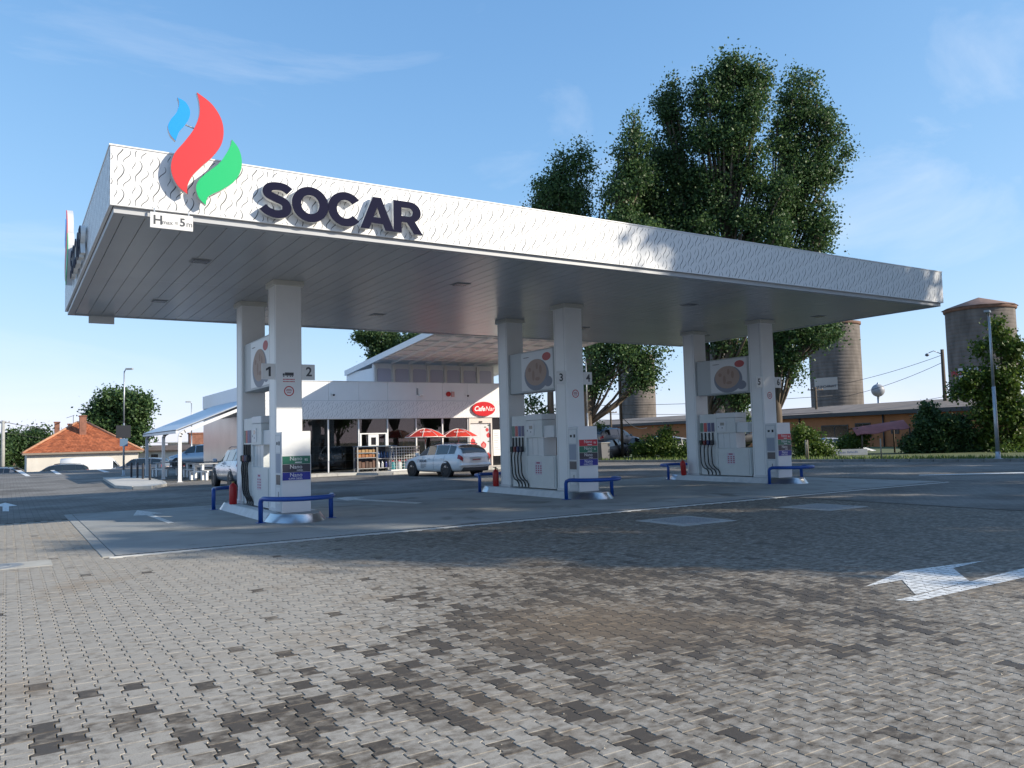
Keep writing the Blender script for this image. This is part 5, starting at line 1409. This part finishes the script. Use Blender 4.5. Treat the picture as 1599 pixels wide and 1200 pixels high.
def LB(px, py, rx, ry, d):
    return (tuple(at(px, py, d)), rx*d/FPX, ry*d/FPX)
def pxbase(px, d, z=0.0):
    p = at(px, 690, d); return (p[0], p[1], z)
G_ = 'tall poplars behind the canopy'
tree('poplar_tree', 'smaller poplar at the left of the group above the canopy', pxbase(868, 52.5), [LB(880, 250, 9, 16, 52.5), LB(908, 240, 9, 16, 52.5), LB(880, 284, 27, 36, 52.5), LB(908, 268, 16, 32, 52.5), LB(845, 290, 8, 12, 52.5), LB(858, 315, 28, 40, 52.5), LB(895, 325, 26, 36, 52.5), LB(875, 390, 32, 40, 52.5), LB(870, 450, 26, 40, 52.5), LB(828, 632, 10, 9, 52.5), LB(846, 648, 9, 10, 52.5)], .28, LM_pop, group=G_)
tree('poplar_tree', 'poplar with a pale leaning trunk behind the middle island', pxbase(921, 49), [LB(990, 192, 9, 18, 49), LB(986, 238, 20, 44, 49), LB(975, 300, 40, 50, 49), LB(962, 362, 30, 34, 49), LB(1010, 380, 45, 50, 49), LB(960, 470, 50, 50, 49), LB(938, 562, 26, 32, 49), LB(978, 548, 28, 18, 49), LB(1004, 590, 20, 24, 49), LB(925, 598, 22, 22, 49), LB(1022, 545, 16, 10, 49)], .36, LM_pop, group=G_)
tree('poplar_tree', 'dark poplar with a rounded double top in the middle of the group', pxbase(1112, 51), [LB(1050, 138, 10, 18, 51), LB(1048, 172, 20, 40, 51), LB(1020, 345, 40, 45, 51), LB(1000, 300, 26, 40, 51), LB(1082, 290, 26, 36, 51), LB(1062, 380, 45, 40, 51), LB(1050, 240, 38, 50, 51), LB(1030, 300, 42, 50, 51), LB(1075, 320, 40, 50, 51), LB(1040, 400, 45, 50, 51), LB(1090, 440, 45, 50, 51), LB(1128, 532, 34, 20, 51), LB(1155, 560, 26, 24, 51)], .42, LM_dark, group=G_)
tree('poplar_tree', 'tallest poplar of the group with an open gap at its trunk', pxbase(1141, 50), [LB(1138, 96, 12, 16, 50), LB(1172, 112, 10, 16, 50), LB(1142, 124, 22, 26, 50), LB(1140, 225, 34, 36, 50), LB(1205, 310, 34, 45, 50), LB(1165, 345, 24, 24, 50), LB(1175, 130, 24, 35, 50), LB(1115, 150, 30, 38, 50), LB(1160, 185, 35, 40, 50), LB(1100, 215, 28, 36, 50), LB(1110, 300, 26, 50, 50), LB(1175, 260, 28, 40, 50), LB(1100, 370, 38, 36, 50), LB(1195, 380, 45, 40, 50), LB(1170, 430, 50, 40, 50), LB(1150, 620, 26, 30, 50), LB(1165, 590, 24, 30, 50), LB(1160, 655, 12, 16, 50)], .36, LM_pop, dens=1.0, group=G_)
tree('poplar_tree', 'broad right-hand poplar with side branches over the canopy end', pxbase(1210, 51.5), [LB(1240, 125, 14, 18, 51.5), LB(1265, 128, 10, 16, 51.5), LB(1245, 162, 24, 36, 51.5), LB(1225, 215, 32, 40, 51.5), LB(1270, 200, 28, 45, 51.5), LB(1255, 285, 45, 55, 51.5), LB(1305, 215, 14, 20, 51.5), LB(1322, 238, 9, 9, 51.5), LB(1280, 270, 25, 25, 51.5), LB(1225, 340, 40, 45, 51.5), LB(1275, 360, 30, 45, 51.5), LB(1288, 330, 16, 16, 51.5), LB(1240, 430, 50, 40, 51.5), LB(1225, 520, 34, 22, 51.5), LB(1262, 525, 36, 18, 51.5), LB(1222, 562, 22, 26, 51.5), LB(1240, 585, 14, 16, 51.5), LB(1290, 517, 24, 9, 51.5)], .42, LM_pop, group=G_)
tree('broadleaf_tree', 'dark leafy tree showing behind the wing roof of the shop', pxbase(632, 86), [LB(640, 545, 40, 34, 86), LB(600, 535, 26, 22, 86), LB(570, 528, 16, 12, 86), LB(590, 560, 16, 16, 86), LB(680, 560, 40, 40, 86), LB(640, 600, 50, 50, 86)], .35, LM_dark, per=46, leaf=.26)
tree('broadleaf_tree', 'round dense tree behind the old house', pxbase(185, 95, -1.6), [LB(185, 628, 22, 18, 95), LB(165, 640, 20, 22, 95), LB(205, 640, 24, 22, 95), LB(155, 645, 14, 18, 95), LB(220, 632, 12, 10, 95), LB(185, 668, 34, 26, 95), LB(215, 675, 14, 20, 95)], .5, LM_pop, per=40, leaf=.34, sig=.55, cl_area=.6)
for px, d, hh, lb in ((20, 110, 668, 'dark conifer-like tree beside the utility pole at the far left'), (52, 118, 672, 'dark pointed tree between the pole and the old house'), (66, 112, 667, 'bluish pointed tree touching the roof of the old house'), (-8, 105, 680, 'dark tree cut by the left edge')):
    tree('garden_tree', lb, pxbase(px, d, -1.6), [LB(px, hh+12, 8, 12, d), LB(px-4, hh+26, 14, 14, d), LB(px+5, hh+30, 14, 14, d), LB(px, hh+45, 18, 16, d)], .3, LM_dark, per=40, leaf=.36, sig=.55, cl_area=.6)
# verge trees and bushes on the right
tree('young_poplar', 'young bright poplar in front of the right silo', (pxbase(1582, 46)), [LB(1560, 512, 12, 18, 46), LB(1572, 540, 22, 26, 46), LB(1590, 570, 18, 26, 46), LB(1535, 550, 16, 13, 46), LB(1560, 600, 26, 30, 46), LB(1520, 600, 24, 20, 46), LB(1500, 615, 16, 14, 46), LB(1585, 640, 22, 30, 46), LB(1545, 645, 30, 26, 46), LB(1590, 690, 20, 26, 46), LB(1555, 690, 20, 24, 46)], .13, LM_bright, per=34, leaf=.2, sig=.26, cl_area=.22)
def bush(label, lobes, lm, d, per=36, leaf=.14, cl=.07):
    p = at(lobes[0][0], 715, d); z = .05
    tree('bush', label, (p[0], p[1], z), [LB(*l, d) for l in lobes], .05, lm, per=per, leaf=leaf, sig=.20, cat='bush', cl_area=cl, group='bushes along the verge')
bush('large dark bush left of the right lamp post', [(1460, 672, 30, 26), (1430, 695, 24, 26), (1480, 695, 30, 26), (1510, 700, 26, 22), (1450, 640, 14, 12), (1495, 665, 24, 20)], LM_dark, 47, leaf=.17, cl=.09)
bush('sunlit bush right of the right pump kiosk', [(1265, 690, 16, 22), (1250, 680, 14, 14), (1285, 705, 16, 14), (1258, 706, 18, 14)], LM_bright, 45)
bush('bright bush before the shed window', [(1330, 692, 16, 12), (1345, 684, 12, 10), (1318, 700, 12, 14)], LM_bright, 48)
bush('bright green bush beside the scrap heap', [(1018, 698, 18, 18), (1038, 690, 14, 14), (1045, 708, 14, 12), (1040, 678, 10, 8), (1000, 705, 14, 12)], LM_bright, 50)
bush('small green shrub above the middle kiosk edge', [(937, 672, 8, 8)], LM_bright, 52)
bush('green bush between the pumps and the right rear column', [(1070, 705, 14, 14), (1055, 712, 12, 10)], LM_bright, 49)
bush('low bush at the right frame edge', [(1590, 715, 14, 12), (1570, 712, 12, 12)], LM_bright, 44)

# orange shed with a dark roof edge
p0 = at(925, 664, 112); p1 = at(1450, 633, 62)
ex = (p0-p1); p0 = p1+ex*1.25; p1 = p1-ex*.25
d2 = Vector((p1[0]-p0[0], p1[1]-p0[1], 0)); Ls = d2.length; d2.normalize()
shed = thing('orange_shed', 'long low orange shed with dark roof edge behind the verge', 'building', (p0[0], p0[1], 0), math.atan2(d2.y, d2.x))
zt0, zt1 = 3.0, 3.0
orange = mat('orange_render', (0.42, 0.16, 0.065), .85, var=.12, scale=.8, bump=.1)
MB().box(0, Ls, 0, 12, -.1, 2.7).build('wall', orange, shed)
MB().box(-.3, Ls+.3, -.5, 12.5, 2.7, 3.02).build('roof_edge', mat('dark_fascia', (.045, .045, .05), .6), shed)
MB().prism([(-.5, 3.02), (12.5, 3.02), (6, 3.9)], 'x', -.3, Ls+.3).build('roof', mat('old_roof_sheet', (.2, .16, .13), .8, var=.2, scale=1), shed)
def shed_x(px):    # distance along the wall for an image column
    d_ = ray(px, 690); n_ = Vector((-d2.y, d2.x)); dd = Vector((p0[0]-CAM[0], p0[1]-CAM[1])).dot(n_)/(Vector((d_[0], d_[1])).dot(n_)); q = Vector((CAM[0]+d_[0]*dd-p0[0], CAM[1]+d_[1]*dd-p0[1])); return q.dot(Vector((d2.x, d2.y)))
for a_, b_, z0, z1 in ((1338, 1360, .9, 2.0), (1394, 1404, 1.2, 2.1), (1285, 1325, .3, 1.9)):
    xa, xb = shed_x(a_), shed_x(b_)
    w = MB().box(xa, xb, -.03, .02, z0, z1).build('window', blackgloss, shed)
    B = MB(); B.box(xa-.08, xa, -.05, .02, z0-.08, z1+.08); B.box(xb, xb+.08, -.05, .02, z0-.08, z1+.08); B.box(xa, xb, -.05, .02, z0-.08, z0); B.box(xa, xb, -.05, .02, z1, z1+.08); B.box((xa+xb)/2-.03, (xa+xb)/2+.03, -.045, -.031, z0, z1)
    B.build('frame', mat('window_frame_dark', (.07, .06, .055), .6), w)
for px in (1045, 1251, 1382): x = shed_x(px); MB().cyl((x, -.1, 0), (x, -.1, 2.75), .06, n=8).build('downpipe', darkgrey, shed)
# silos
def silo(px0, px1, ytop, d, label, cone=True, banner=None, lines=()):
    c = at((px0+px1)/2, ytop, d); r_ = (px1-px0)/2*d/FPX; H = c[2]
    t = thing('concrete_silo', label, 'silo', (c[0], c[1], 0), group='old concrete silos')
    prof = [(r_, -.2)]
    nb = 34
    for k_ in range(nb):
        z0 = H*k_/nb; z1 = H*(k_+1)/nb; prof += [(r_, z0+.02), (r_*(1+.001*random.random()), z1-.02), (r_*.9992, z1-.015), (r_*.9992, z1)]
    MB().lathe(prof, n=40).build('shell', concrete_old, t)
    MB().lathe([(r_*1.03, H-.5), (r_*1.05, H-.4), (r_*1.05, H), (r_*.9, H+.02), (.001, H+.03)], n=40).build('rim', mat('rust_brown', (.16, .085, .055), .85, var=.2, scale=2), t)
    if cone: MB().lathe([(r_*1.10, H-.05), (r_*1.08, H+.05), (.02, H+r_*.36)], n=12).build('cone_roof', mat('rust_roof', (.22, .14, .11), .8, var=.2, scale=1), t)
    if banner:
        a0, a1, z0, z1, colr = banner
        va_ = math.atan2(CAM[1]-c[1], CAM[0]-c[0])
        B = MB(); n_ = 14
        vs = [((r_*1.012)*math.cos(va_+lerp(a0, a1, k_/n_)), (r_*1.012)*math.sin(va_+lerp(a0, a1, k_/n_)), z) for k_ in range(n_+1) for z in (z0, z1)]
        B.add(vs, [(2*k_, 2*k_+2, 2*k_+3, 2*k_+1) for k_ in range(n_)]); bo = B.build('banner', mat('banner_%d' % int(colr[0]*100), colr, .6), t, fix=False)
        for (s_, size, zc_, am, col_) in lines:
            tb = text_mb(s_, size, .0, .012, 'CENTER', '-y', (0, 0, 0))
            tb.v = [((r_*1.02)*math.cos(va_+am+x/r_), (r_*1.02)*math.sin(va_+am+x/r_), zc_+z) for x, y, z in tb.v]
            stuff(tb.build('banner_lettering', col_, bo, fix=False))
    return t
silo(1481, 1577, 482, 118, 'big silo with cone roof and lettered banner at the right', True, (-.75, .55, 7.6, 9.9, (.5, .5, .55)), [('SPATII DE INCHIRIAT', .95, 9.15, -.08, redprint), ('0 810', .8, 8.15, .25, redprint)])
silo(1263, 1339, 506, 140, 'flat-topped silo with a small pale board under the canopy end', False, (-.95, .05, 8.3, 10.4, (.42, .38, .34)), [('DE INCHIRIAT', .55, 8.9, -.42, darkgrey)])
silo(964, 1021, 557, 195, 'distant silo behind the leaning poplar branches', False)
silo(1092, 1142, 545, 170, 'dark silo behind the trunks between the right columns', False)
# ball water tower
c = at(1371, 610, 160); r_ = 10*160/FPX
t = thing('water_tower', 'small ball water tower on a thin stem behind the shed', 'water tower', (c[0], c[1], 0))
MB().lathe([(r_*math.sin(a_)+.001, c[2]-r_*math.cos(a_)) for a_ in np.linspace(0, math.pi, 14)], n=20).build('tank', mat('tank_grey', (.3, .31, .33), .5, var=.15, scale=.8), t)
MB().cyl((0, 0, 0), (0, 0, c[2]-r_*.9), r_*.2, n=10).build('stem', galv, t); MB().lathe([(.001, c[2]+r_*1.3), (.25, c[2]+r_*1.0), (.3, c[2]+r_*.9)], n=8).build('cap', galv, t)

# poles and wires
def pole(px, ytop, d, label, m_=None, r=.14, arms=1, lamp=False, z0=0):
    p = at(px, ytop, d); t = thing('utility_pole', label, 'utility pole', (p[0], p[1], z0), group='utility poles')
    h = p[2]-z0
    MB().cyl((0, 0, 0), (0, 0, h), r, r*.7, n=10).build('mast', m_ or rust_wood, t)
    ra = Vector(RGT); ra.z = 0; ra.normalize()
    for k_ in range(arms):
        zc_ = h-.25-k_*.7; L_ = .75
        MB().tube([tuple(-ra*L_+Vector((0, 0, zc_))), tuple(ra*L_+Vector((0, 0, zc_)))], .05, 6).build('cross_arm', m_ or rust_wood, t)
        for s in (-.65, -.3, .3, .65): MB().lathe([(.03, 0), (.05, .05), (.03, .14), (.001, .15)], tuple(ra*s+Vector((0, 0, zc_+.05))), 8).build('insulator', mat('insulator', (.25, .2, .17), .3), t)
    if lamp:
        MB().tube([(0, 0, h-.4), tuple(-ra*.7+Vector((0, 0, h-.1))), tuple(-ra*1.1+Vector((0, 0, h-.25)))], .035, 6).build('lamp_arm', galv, t)
        MB().lathe([(.001, .12), (.14, .06), (.16, -.08), (.001, -.16)], tuple(-ra*1.25+Vector((0, 0, h-.4))), 10).build('lamp_head', mat('lamp_head_dark', (.12, .13, .15), .4), t)
    return Vector((p[0], p[1], p[2]-.15))
W1 = pole(1471, 546, 66, 'wooden pole with a street lamp left of the right silo', r=.18, arms=0, lamp=True)
W2 = pole(953, 632, 95, 'dark utility pole with cross arms behind the middle island', arms=2)
W3 = pole(933, 647, 130, 'distant utility pole left of the dark one', arms=1)
W4 = pole(967, 560, 52, 'slender wooden pole standing before the distant silo', r=.10, arms=0)
W5 = pole(1273, 605, 78, 'utility pole standing before the flat-topped silo', r=.15, arms=1)
W6 = pole(5, 657, 88, 'concrete utility pole at the far left', concrete, r=.24, arms=1, z0=-1.6)
def wire(a, b, label, sag=.6, r=.018):
    a, b = Vector(a), Vector(b)
    pts = [a.lerp(b, k_/14)+Vector((0, 0, -sag*4*(k_/14)*(1-k_/14))) for k_ in range(15)]
    o = MB().tube([q-a for q in pts], r, 5).build('power_line', black, None, tuple(a)); tag(o, label, 'wire', 'overhead power lines')
L6 = Vector(at(420, 690, 120)); 
wire(W6, L6, 'power line above the roof of the old house', 1.2, .03)
wire(W6+Vector((0, 0, -1.1)), L6+Vector((0, 0, -1.4)), 'lower power line beside the old house', 1.0, .025)
wire(at(900, 655, 70), at(1300, 645, 70), 'power line crossing low behind the middle and right columns', .3, .02)
wire(at(900, 645, 72), at(1300, 634, 72), 'second power line crossing behind the middle and right columns', .4, .02)
wire(at(780, 632, 75), at(1300, 618, 75), 'upper power line crossing behind the columns', .4, .022)
wire(W5, W1+Vector((0, 0, -.3)), 'power line sloping up from the silo pole to the lamp pole', .3, .02)
wire(W5+Vector((0, 0, -1.2)), W1+Vector((0, 0, -.9)), 'lower power line from the silo pole to the lamp pole', .5, .02)
wire(at(1200, 648, 74), at(1480, 619, 70), 'lowest power line behind the silo pole', .3, .02)
wire(W4+Vector((0, 0, -3.6)), at(1010, 668, 66), 'pale cable sagging from the slender pole to the shed', .35, .025)

# scrap cars heaped beside the shed
scm = [mat('scrap_dark', (.03, .03, .035), .4, .3), mat('scrap_grey', (.2, .2, .21), .4, .5), mat('scrap_white', (.5, .5, .5), .4)]
def scrap(px, py, d, rz, tilt, k_, label):
    p = at(px, py, d)
    t, _, _ = car('scrap_car', label, 'scrap car', (p[0], p[1], p[2]), rz, scm[k_], 'wagon', 'wrecked cars heaped by the shed', s=.9)
    t.rotation_euler = (tilt, .1*(k_-1), rz)
scrap(950, 716, 52, .4, .05, 0, 'black wrecked car at the bottom left of the scrap heap')
scrap(957, 699, 53, .2, .12, 1, 'grey wrecked car lying on top of the scrap heap')
scrap(985, 714, 53.5, -.3, -.06, 0, 'dark wrecked car behind the bushes beside the scrap heap')
scrap(1062, 714, 54, -.2, .08, 2, 'pale wrecked car half hidden in the bushes')
scrap(1150, 700, 56, -.3, -.1, 0, 'dark wrecked car seen through the right pump')
scrap(1320, 716, 55, -.5, .0, 2, 'pale wrecked car behind the low banner')
p = gnd(943, 721)
t = thing('waste_bin', 'grey waste bin beside the scrap heap', 'bin', (p[0]+.4, p[1]+.6, .09)); MB().prism([(-.28, 0), (.28, 0), (.34, 1.0), (-.34, 1.0)], 'y', -.3, .3).build('body', mat('bin_grey', (.12, .12, .13), .6), t); MB().box(-.37, .37, -.34, .34, 1.0, 1.06, .02).build('lid', mat('bin_lid', (.3, .29, .27), .6), t)
# red cloth awning on posts, low banner board
c0 = at(1372, 693, 48)
t = thing('red_awning', 'faded red cloth awning on posts before the shed', 'awning', (c0[0], c0[1], .08))
ra = Vector(RGT); ra.z = 0; ra.normalize(); fo = Vector((FWD[0], FWD[1], 0)).normalized()
aw = mat('faded_red_cloth', (.34, .11, .10), .8, var=.12, scale=3)
nU, nV = 12, 6; vs = []
for i in range(nU+1):
    for j in range(nV+1):
        u = i/nU*2-1; v = j/nV*2-1
        q = ra*(u*1.55+.18*v)+fo*(v*1.1)+Vector((0, 0, 1.32+.20*u+.28*(1-abs(v))+.35*(v*.5+.5)-.05*math.sin(6*u)*v+.03*math.sin(9*v)))
        vs.append(q)
for dz in (0, -.03):
    pass
n1 = len(vs); vs2 = vs+[q-Vector((0, 0, .03)) for q in vs]
fs = [(i*(nV+1)+j, i*(nV+1)+j+1, (i+1)*(nV+1)+j+1, (i+1)*(nV+1)+j) for i in range(nU) for j in range(nV)]
MB().add(vs2, fs+[tuple(a_+n1 for a_ in f_[::-1]) for f_ in fs], True).build('cloth', aw, t, fix=False)
for u in (-1.4, 1.4):
    for v in (-1, 1): q = ra*u+fo*v; MB().cyl(tuple(q), tuple(q+Vector((0, 0, 1.35+.15*u))), .05, n=8).build('post', rust_wood, t)
c0 = at(1315, 722, 45.5)
t = thing('low_banner', 'low pale banner board with faint lettering on the verge', 'banner', (c0[0], c0[1], .09), math.atan2(-.53, .85))
MB().box(-1.45, 1.45, -.02, .02, .02, .36, .005).build('board', mat('banner_grey_white', (.4, .41, .43), .6, var=.08, scale=4), t)
B = MB()
for k_ in range(22):
    if k_ not in (8, 14): B.box(-.95+k_*.085, -.95+k_*.085+.055, -.023, -.021, .13, .13+random.choice((.1, .13, .09)))
B.build('faint_print', mat('faint_blue_print', (.16, .19, .3), .6), t)
for px in (1265, 1268, 1387):
    q = gnd(px, 722); tag(MB().cyl((0, 0, 0), (0, 0, 1.0), .035, n=7).build('wooden_stake', mat('pale_stake', (.3, .26, .2), .8), None, (q[0]+1, q[1]+1, .08)), {1265: 'left one of two pale stakes in the bush by the kiosk', 1268: 'right one of two pale stakes in the bush by the kiosk', 1387: 'pale stake under the red awning'}[px], 'stake')

# ================================================================== LEFT: old house with tiled hip roof
HD = 80.0
hl_, hr_ = ypl(42, 707, 66.5), ypl(216, 705, 66.5)
e_ = Vector((hr_[0]-hl_[0], hr_[1]-hl_[1], 0)); HL = e_.length; e_.normalize()
house = thing('old_house', 'old white house with orange tiled hip roof and chimneys', 'house', (hl_[0], hl_[1], -1.6), math.atan2(e_.y, e_.x))
EZ_ = hl_[2]+1.6; RH = 2.65; HDp = 9.0
plaster = mat('old_white_plaster', (.62, .58, .52), .9, var=.10, scale=.9, bump=.2, detail=9)
MB().box(0, HL, 0, HDp, 0, EZ_).build('wall', plaster, house)
def tile_mat():
    M = bpy.data.materials.new('clay_tiles'); M.use_nodes = True; n = M.node_tree; b = n.nodes['Principled BSDF']; b.inputs['Roughness'].default_value = .85
    t_ = n.nodes.new('ShaderNodeTexCoord'); z = n.nodes.new('ShaderNodeTexNoise'); z.inputs['Scale'].default_value = 1.6; z.inputs['Detail'].default_value = 8
    g = n.nodes.new('ShaderNodeNewGeometry'); ad = n.nodes.new('ShaderNodeMath'); ad.operation = 'MULTIPLY_ADD'; ad.inputs[1].default_value = .45
    r = n.nodes.new('ShaderNodeValToRGB'); r.color_ramp.elements[0].position = .38; r.color_ramp.elements[0].color = (.20, .055, .022, 1); r.color_ramp.elements[1].position = .95; r.color_ramp.elements[1].color = (.46, .15, .065, 1)
    n.links.new(t_.outputs['Object'], z.inputs['Vector']); n.links.new(g.outputs['Random Per Island'], ad.inputs[0]); n.links.new(z.outputs['Fac'], ad.inputs[2]); n.links.new(ad.outputs[0], r.inputs[0]); n.links.new(r.outputs[0], b.inputs['Base Color'])
    return M
tm = tile_mat()
ov = .35; rx0, rx1 = HL*.46, HL*.56
base_pts = [(-ov, -ov), (HL+ov, -ov), (HL+ov, HDp+ov), (-ov, HDp+ov)]
z0 = EZ_-.12; z1 = z0+RH
rf = MB().add([(x, y, z0) for x, y in base_pts]+[(rx0, HDp/2, z1), (rx1, HDp/2, z1)], [(0, 1, 5, 4), (1, 2, 5), (2, 3, 4, 5), (3, 0, 4), (3, 2, 1, 0)]).build('roof', mat('roof_underlay', (.14, .05, .03), .9), house)
# individual clay tiles on the front slope and the left and right hips, joined
TB = MB()
def tiles(A_, B_, C_, D_, rows, wid):
    A_, B_, C_, D_ = (Vector(q) for q in (A_, B_, C_, D_)); nn = (B_-A_).cross(D_-A_).normalized()
    if nn.z < 0: nn = -nn
    for r_ in range(rows):
        t0, t1 = r_/rows, (r_+1.25)/rows; t1 = min(t1, 1)
        a0, b0, a1, b1 = A_.lerp(D_, t0), B_.lerp(C_, t0), A_.lerp(D_, t1), B_.lerp(C_, t1); L_ = (b0-a0).length; m = max(1, int(L_/wid))
        for q in range(m):
            u0, u1 = (q+.04)/m, (q+.96)/m; j_ = random.uniform(0, .02)
            p = [a0.lerp(b0, u0)+nn*(.07+j_), a0.lerp(b0, u1)+nn*(.07+j_), a1.lerp(b1, u1)+nn*.025, a1.lerp(b1, u0)+nn*.025, a0.lerp(b0, u0)+nn*.01, a0.lerp(b0, u1)+nn*.01]
            TB.add(p, [(0, 1, 2, 3), (4, 5, 1, 0)])
q4 = [(x, y, z0) for x, y in base_pts]; R0, R1 = (rx0, HDp/2, z1), (rx1, HDp/2, z1)
tiles(q4[0], q4[1], R1, R0, 22, .26); tiles(q4[3], q4[0], R0, R0, 22, .26); tiles(q4[1], q4[2], R1, R1, 22, .26)
stuff(TB.build('clay_tiles', tm, house, fix=False))
B = MB(); rid = mat('ridge_tiles', (.42, .22, .13), .85, var=.2, scale=5)
for a_, b_ in ((q4[0], R0), (q4[1], R1), (R0, R1)): B.tube([Vector(a_)+Vector((0, 0, .06)), Vector(b_)+Vector((0, 0, .08))], .11, 6)
B.build('ridge', rid, house)
MB().box(-ov, HL+ov, -ov-.04, -ov, z0-.10, z0+.05).build('eaves_board', mat('old_board', (.25, .2, .16), .8), house)
brick = mat('chimney_brick', (.24, .11, .075), .9, var=.25, scale=3, bump=.3)
for cx, cy, zt, w in ((HL*.505, HDp*.30, z1+.55, .55), (HL*.285, HDp*.62, z1+.1, .42), (HL*.40, HDp*.55, z1-.1, .3)):
    c_ = MB().box(cx-w/2, cx+w/2, cy-w/2, cy+w/2, EZ_+.3, zt, .01).build('chimney', brick, house); MB().box(cx-w/2-.05, cx+w/2+.05, cy-w/2-.05, cy+w/2+.05, zt, zt+.10).build('chimney_cap', brick, c_)
B = MB(); ax_ = HL*.43
B.cyl((ax_, HDp*.5, z1-.3), (ax_, HDp*.5, z1+.75), .025, n=6); B.cyl((ax_-.55, HDp*.5, z1+.5), (ax_+.1, HDp*.5, z1+.75), .02, n=5)
for k_ in range(4): B.cyl((ax_-.5+k_*.18, HDp*.5-.25, z1+.52+k_*.065), (ax_-.5+k_*.18, HDp*.5+.25, z1+.52+k_*.065), .015, n=5)
B.build('antenna', darkgrey, house)
# far low white buildings behind the carport
def lowblock(px0, px1, ytop, d, h0, label, m_, roofm):
    a_, b_ = at(px0, ytop, d), at(px1, ytop, d); e2 = Vector((b_[0]-a_[0], b_[1]-a_[1], 0)); L_ = e2.length; e2.normalize()
    t = thing('low_building', label, 'building', (a_[0], a_[1], -1.5), math.atan2(e2.y, e2.x)); H = a_[2]+1.5
    MB().box(0, L_, 0, 8, 0, H-.25).build('wall', m_, t); MB().prism([(-.4, H-.25), (8.4, H-.25), (8.4, H-.1), (4, H+.5 if roofm else H), (-.4, H-.1)], 'x', -.3, L_+.3).build('roof', roofm or m_, t)
    n_ = max(2, int(L_/3))
    for k_ in range(n_):
        x = (k_+.5)*L_/n_; w = MB().box(x-.4, x+.4, -.04, .02, H*.55, H*.55+.7).build('window', blackgloss, t); MB().box(x-.46, x+.46, -.055, -.041, H*.55-.08, H*.55).build('sill', m_, w)
lowblock(212, 330, 703, 96, 3, 'long low white building behind the carport', plaster, mat('old_brown_roof', (.12, .09, .075), .9, var=.2, scale=1))
lowblock(262, 332, 690, 118, 3, 'far white block with small windows behind the carport roof', mat('far_white_render', (.62, .6, .56), .9), None)
t = thing('brick_chimney', 'red brick chimney stack rising behind the carport', 'chimney', tuple(at(306, 700, 110))); MB().box(-.9, .9, -.6, .6, -6, 1.9).build('stack', brick, t); MB().box(-1.0, 1.0, -.7, .7, 1.9, 2.1).build('cap', brick, t)
# old fence left of the house
c0 = at(16, 735, 72)
t = thing('old_fence', 'weathered paling fence left of the old house', 'fence', (c0[0], c0[1], -1.5), -.5)
for k_ in range(18): MB().box(k_*.22, k_*.22+.12, -.015, .015, 0, 1.5+random.uniform(-.06, .06)).build('paling', mat('grey_paling', (.22, .2, .19), .85, var=.2, scale=3), t)
MB().box(-.1, 4, .016, .06, .5, .6).box(-.1, 4, .016, .06, 1.15, 1.25).build('rail', MATS['grey_paling'], t)

# ================================================================== trees out of frame on the right that shade the forecourt
sv = Vector((1.05, -1.0, .68))
def shade_tree(wx, wy, H, rad, label, dens):
    lobes = []
    for k_ in range(9):
        z = H*(.30+.66*k_/8.0); r_ = rad*(.55+.45*math.sin(math.pi*min(1, (k_+1.5)/8.5)))
        for q in range(2): a_ = random.uniform(0, 6.28); lobes.append(((wx+math.cos(a_)*rad*.35, wy+math.sin(a_)*rad*.35, z), r_*.72, H*.07))
    tree('roadside_poplar', label, (wx, wy, 0), lobes, .3, LM_pop, dens=dens, per=26, leaf=.34, sig=.42, cl_area=1.0, group='roadside trees beyond the right frame edge')
for k_, (wx, wy, H, rad, dn) in enumerate(SHADE):
    shade_tree(wx, wy, H, rad, 'roadside tree number %s beyond the right frame edge, its shade on the forecourt' % ['one', 'two', 'three', 'four', 'five', 'six', 'seven'][k_], dn)

row = [o for o in bpy.data.objects if o.name.startswith('roadside_poplar') and o.parent is None]  # unseen tree row added so the shop glass reflects dark crowns
for k_, (x, y, sc_) in enumerate(((-34, -52, .9), (-22, -58, 1.05), (-9, -55, .85), (4, -60, 1.0), (15, -54, .9), (27, -58, 1.1), (40, -50, .95), (52, -45, 1.0))):
    dup(row[k_ % len(row)], (x, y, 0), k_*1.3, 'unseen tree added behind the viewer to darken the shop glass, %s from the left' % ['first', 'second', 'third', 'fourth', 'fifth', 'sixth', 'seventh', 'eighth'][k_], 'unseen trees added behind the viewer for the glass reflections', (sc_, sc_, sc_))
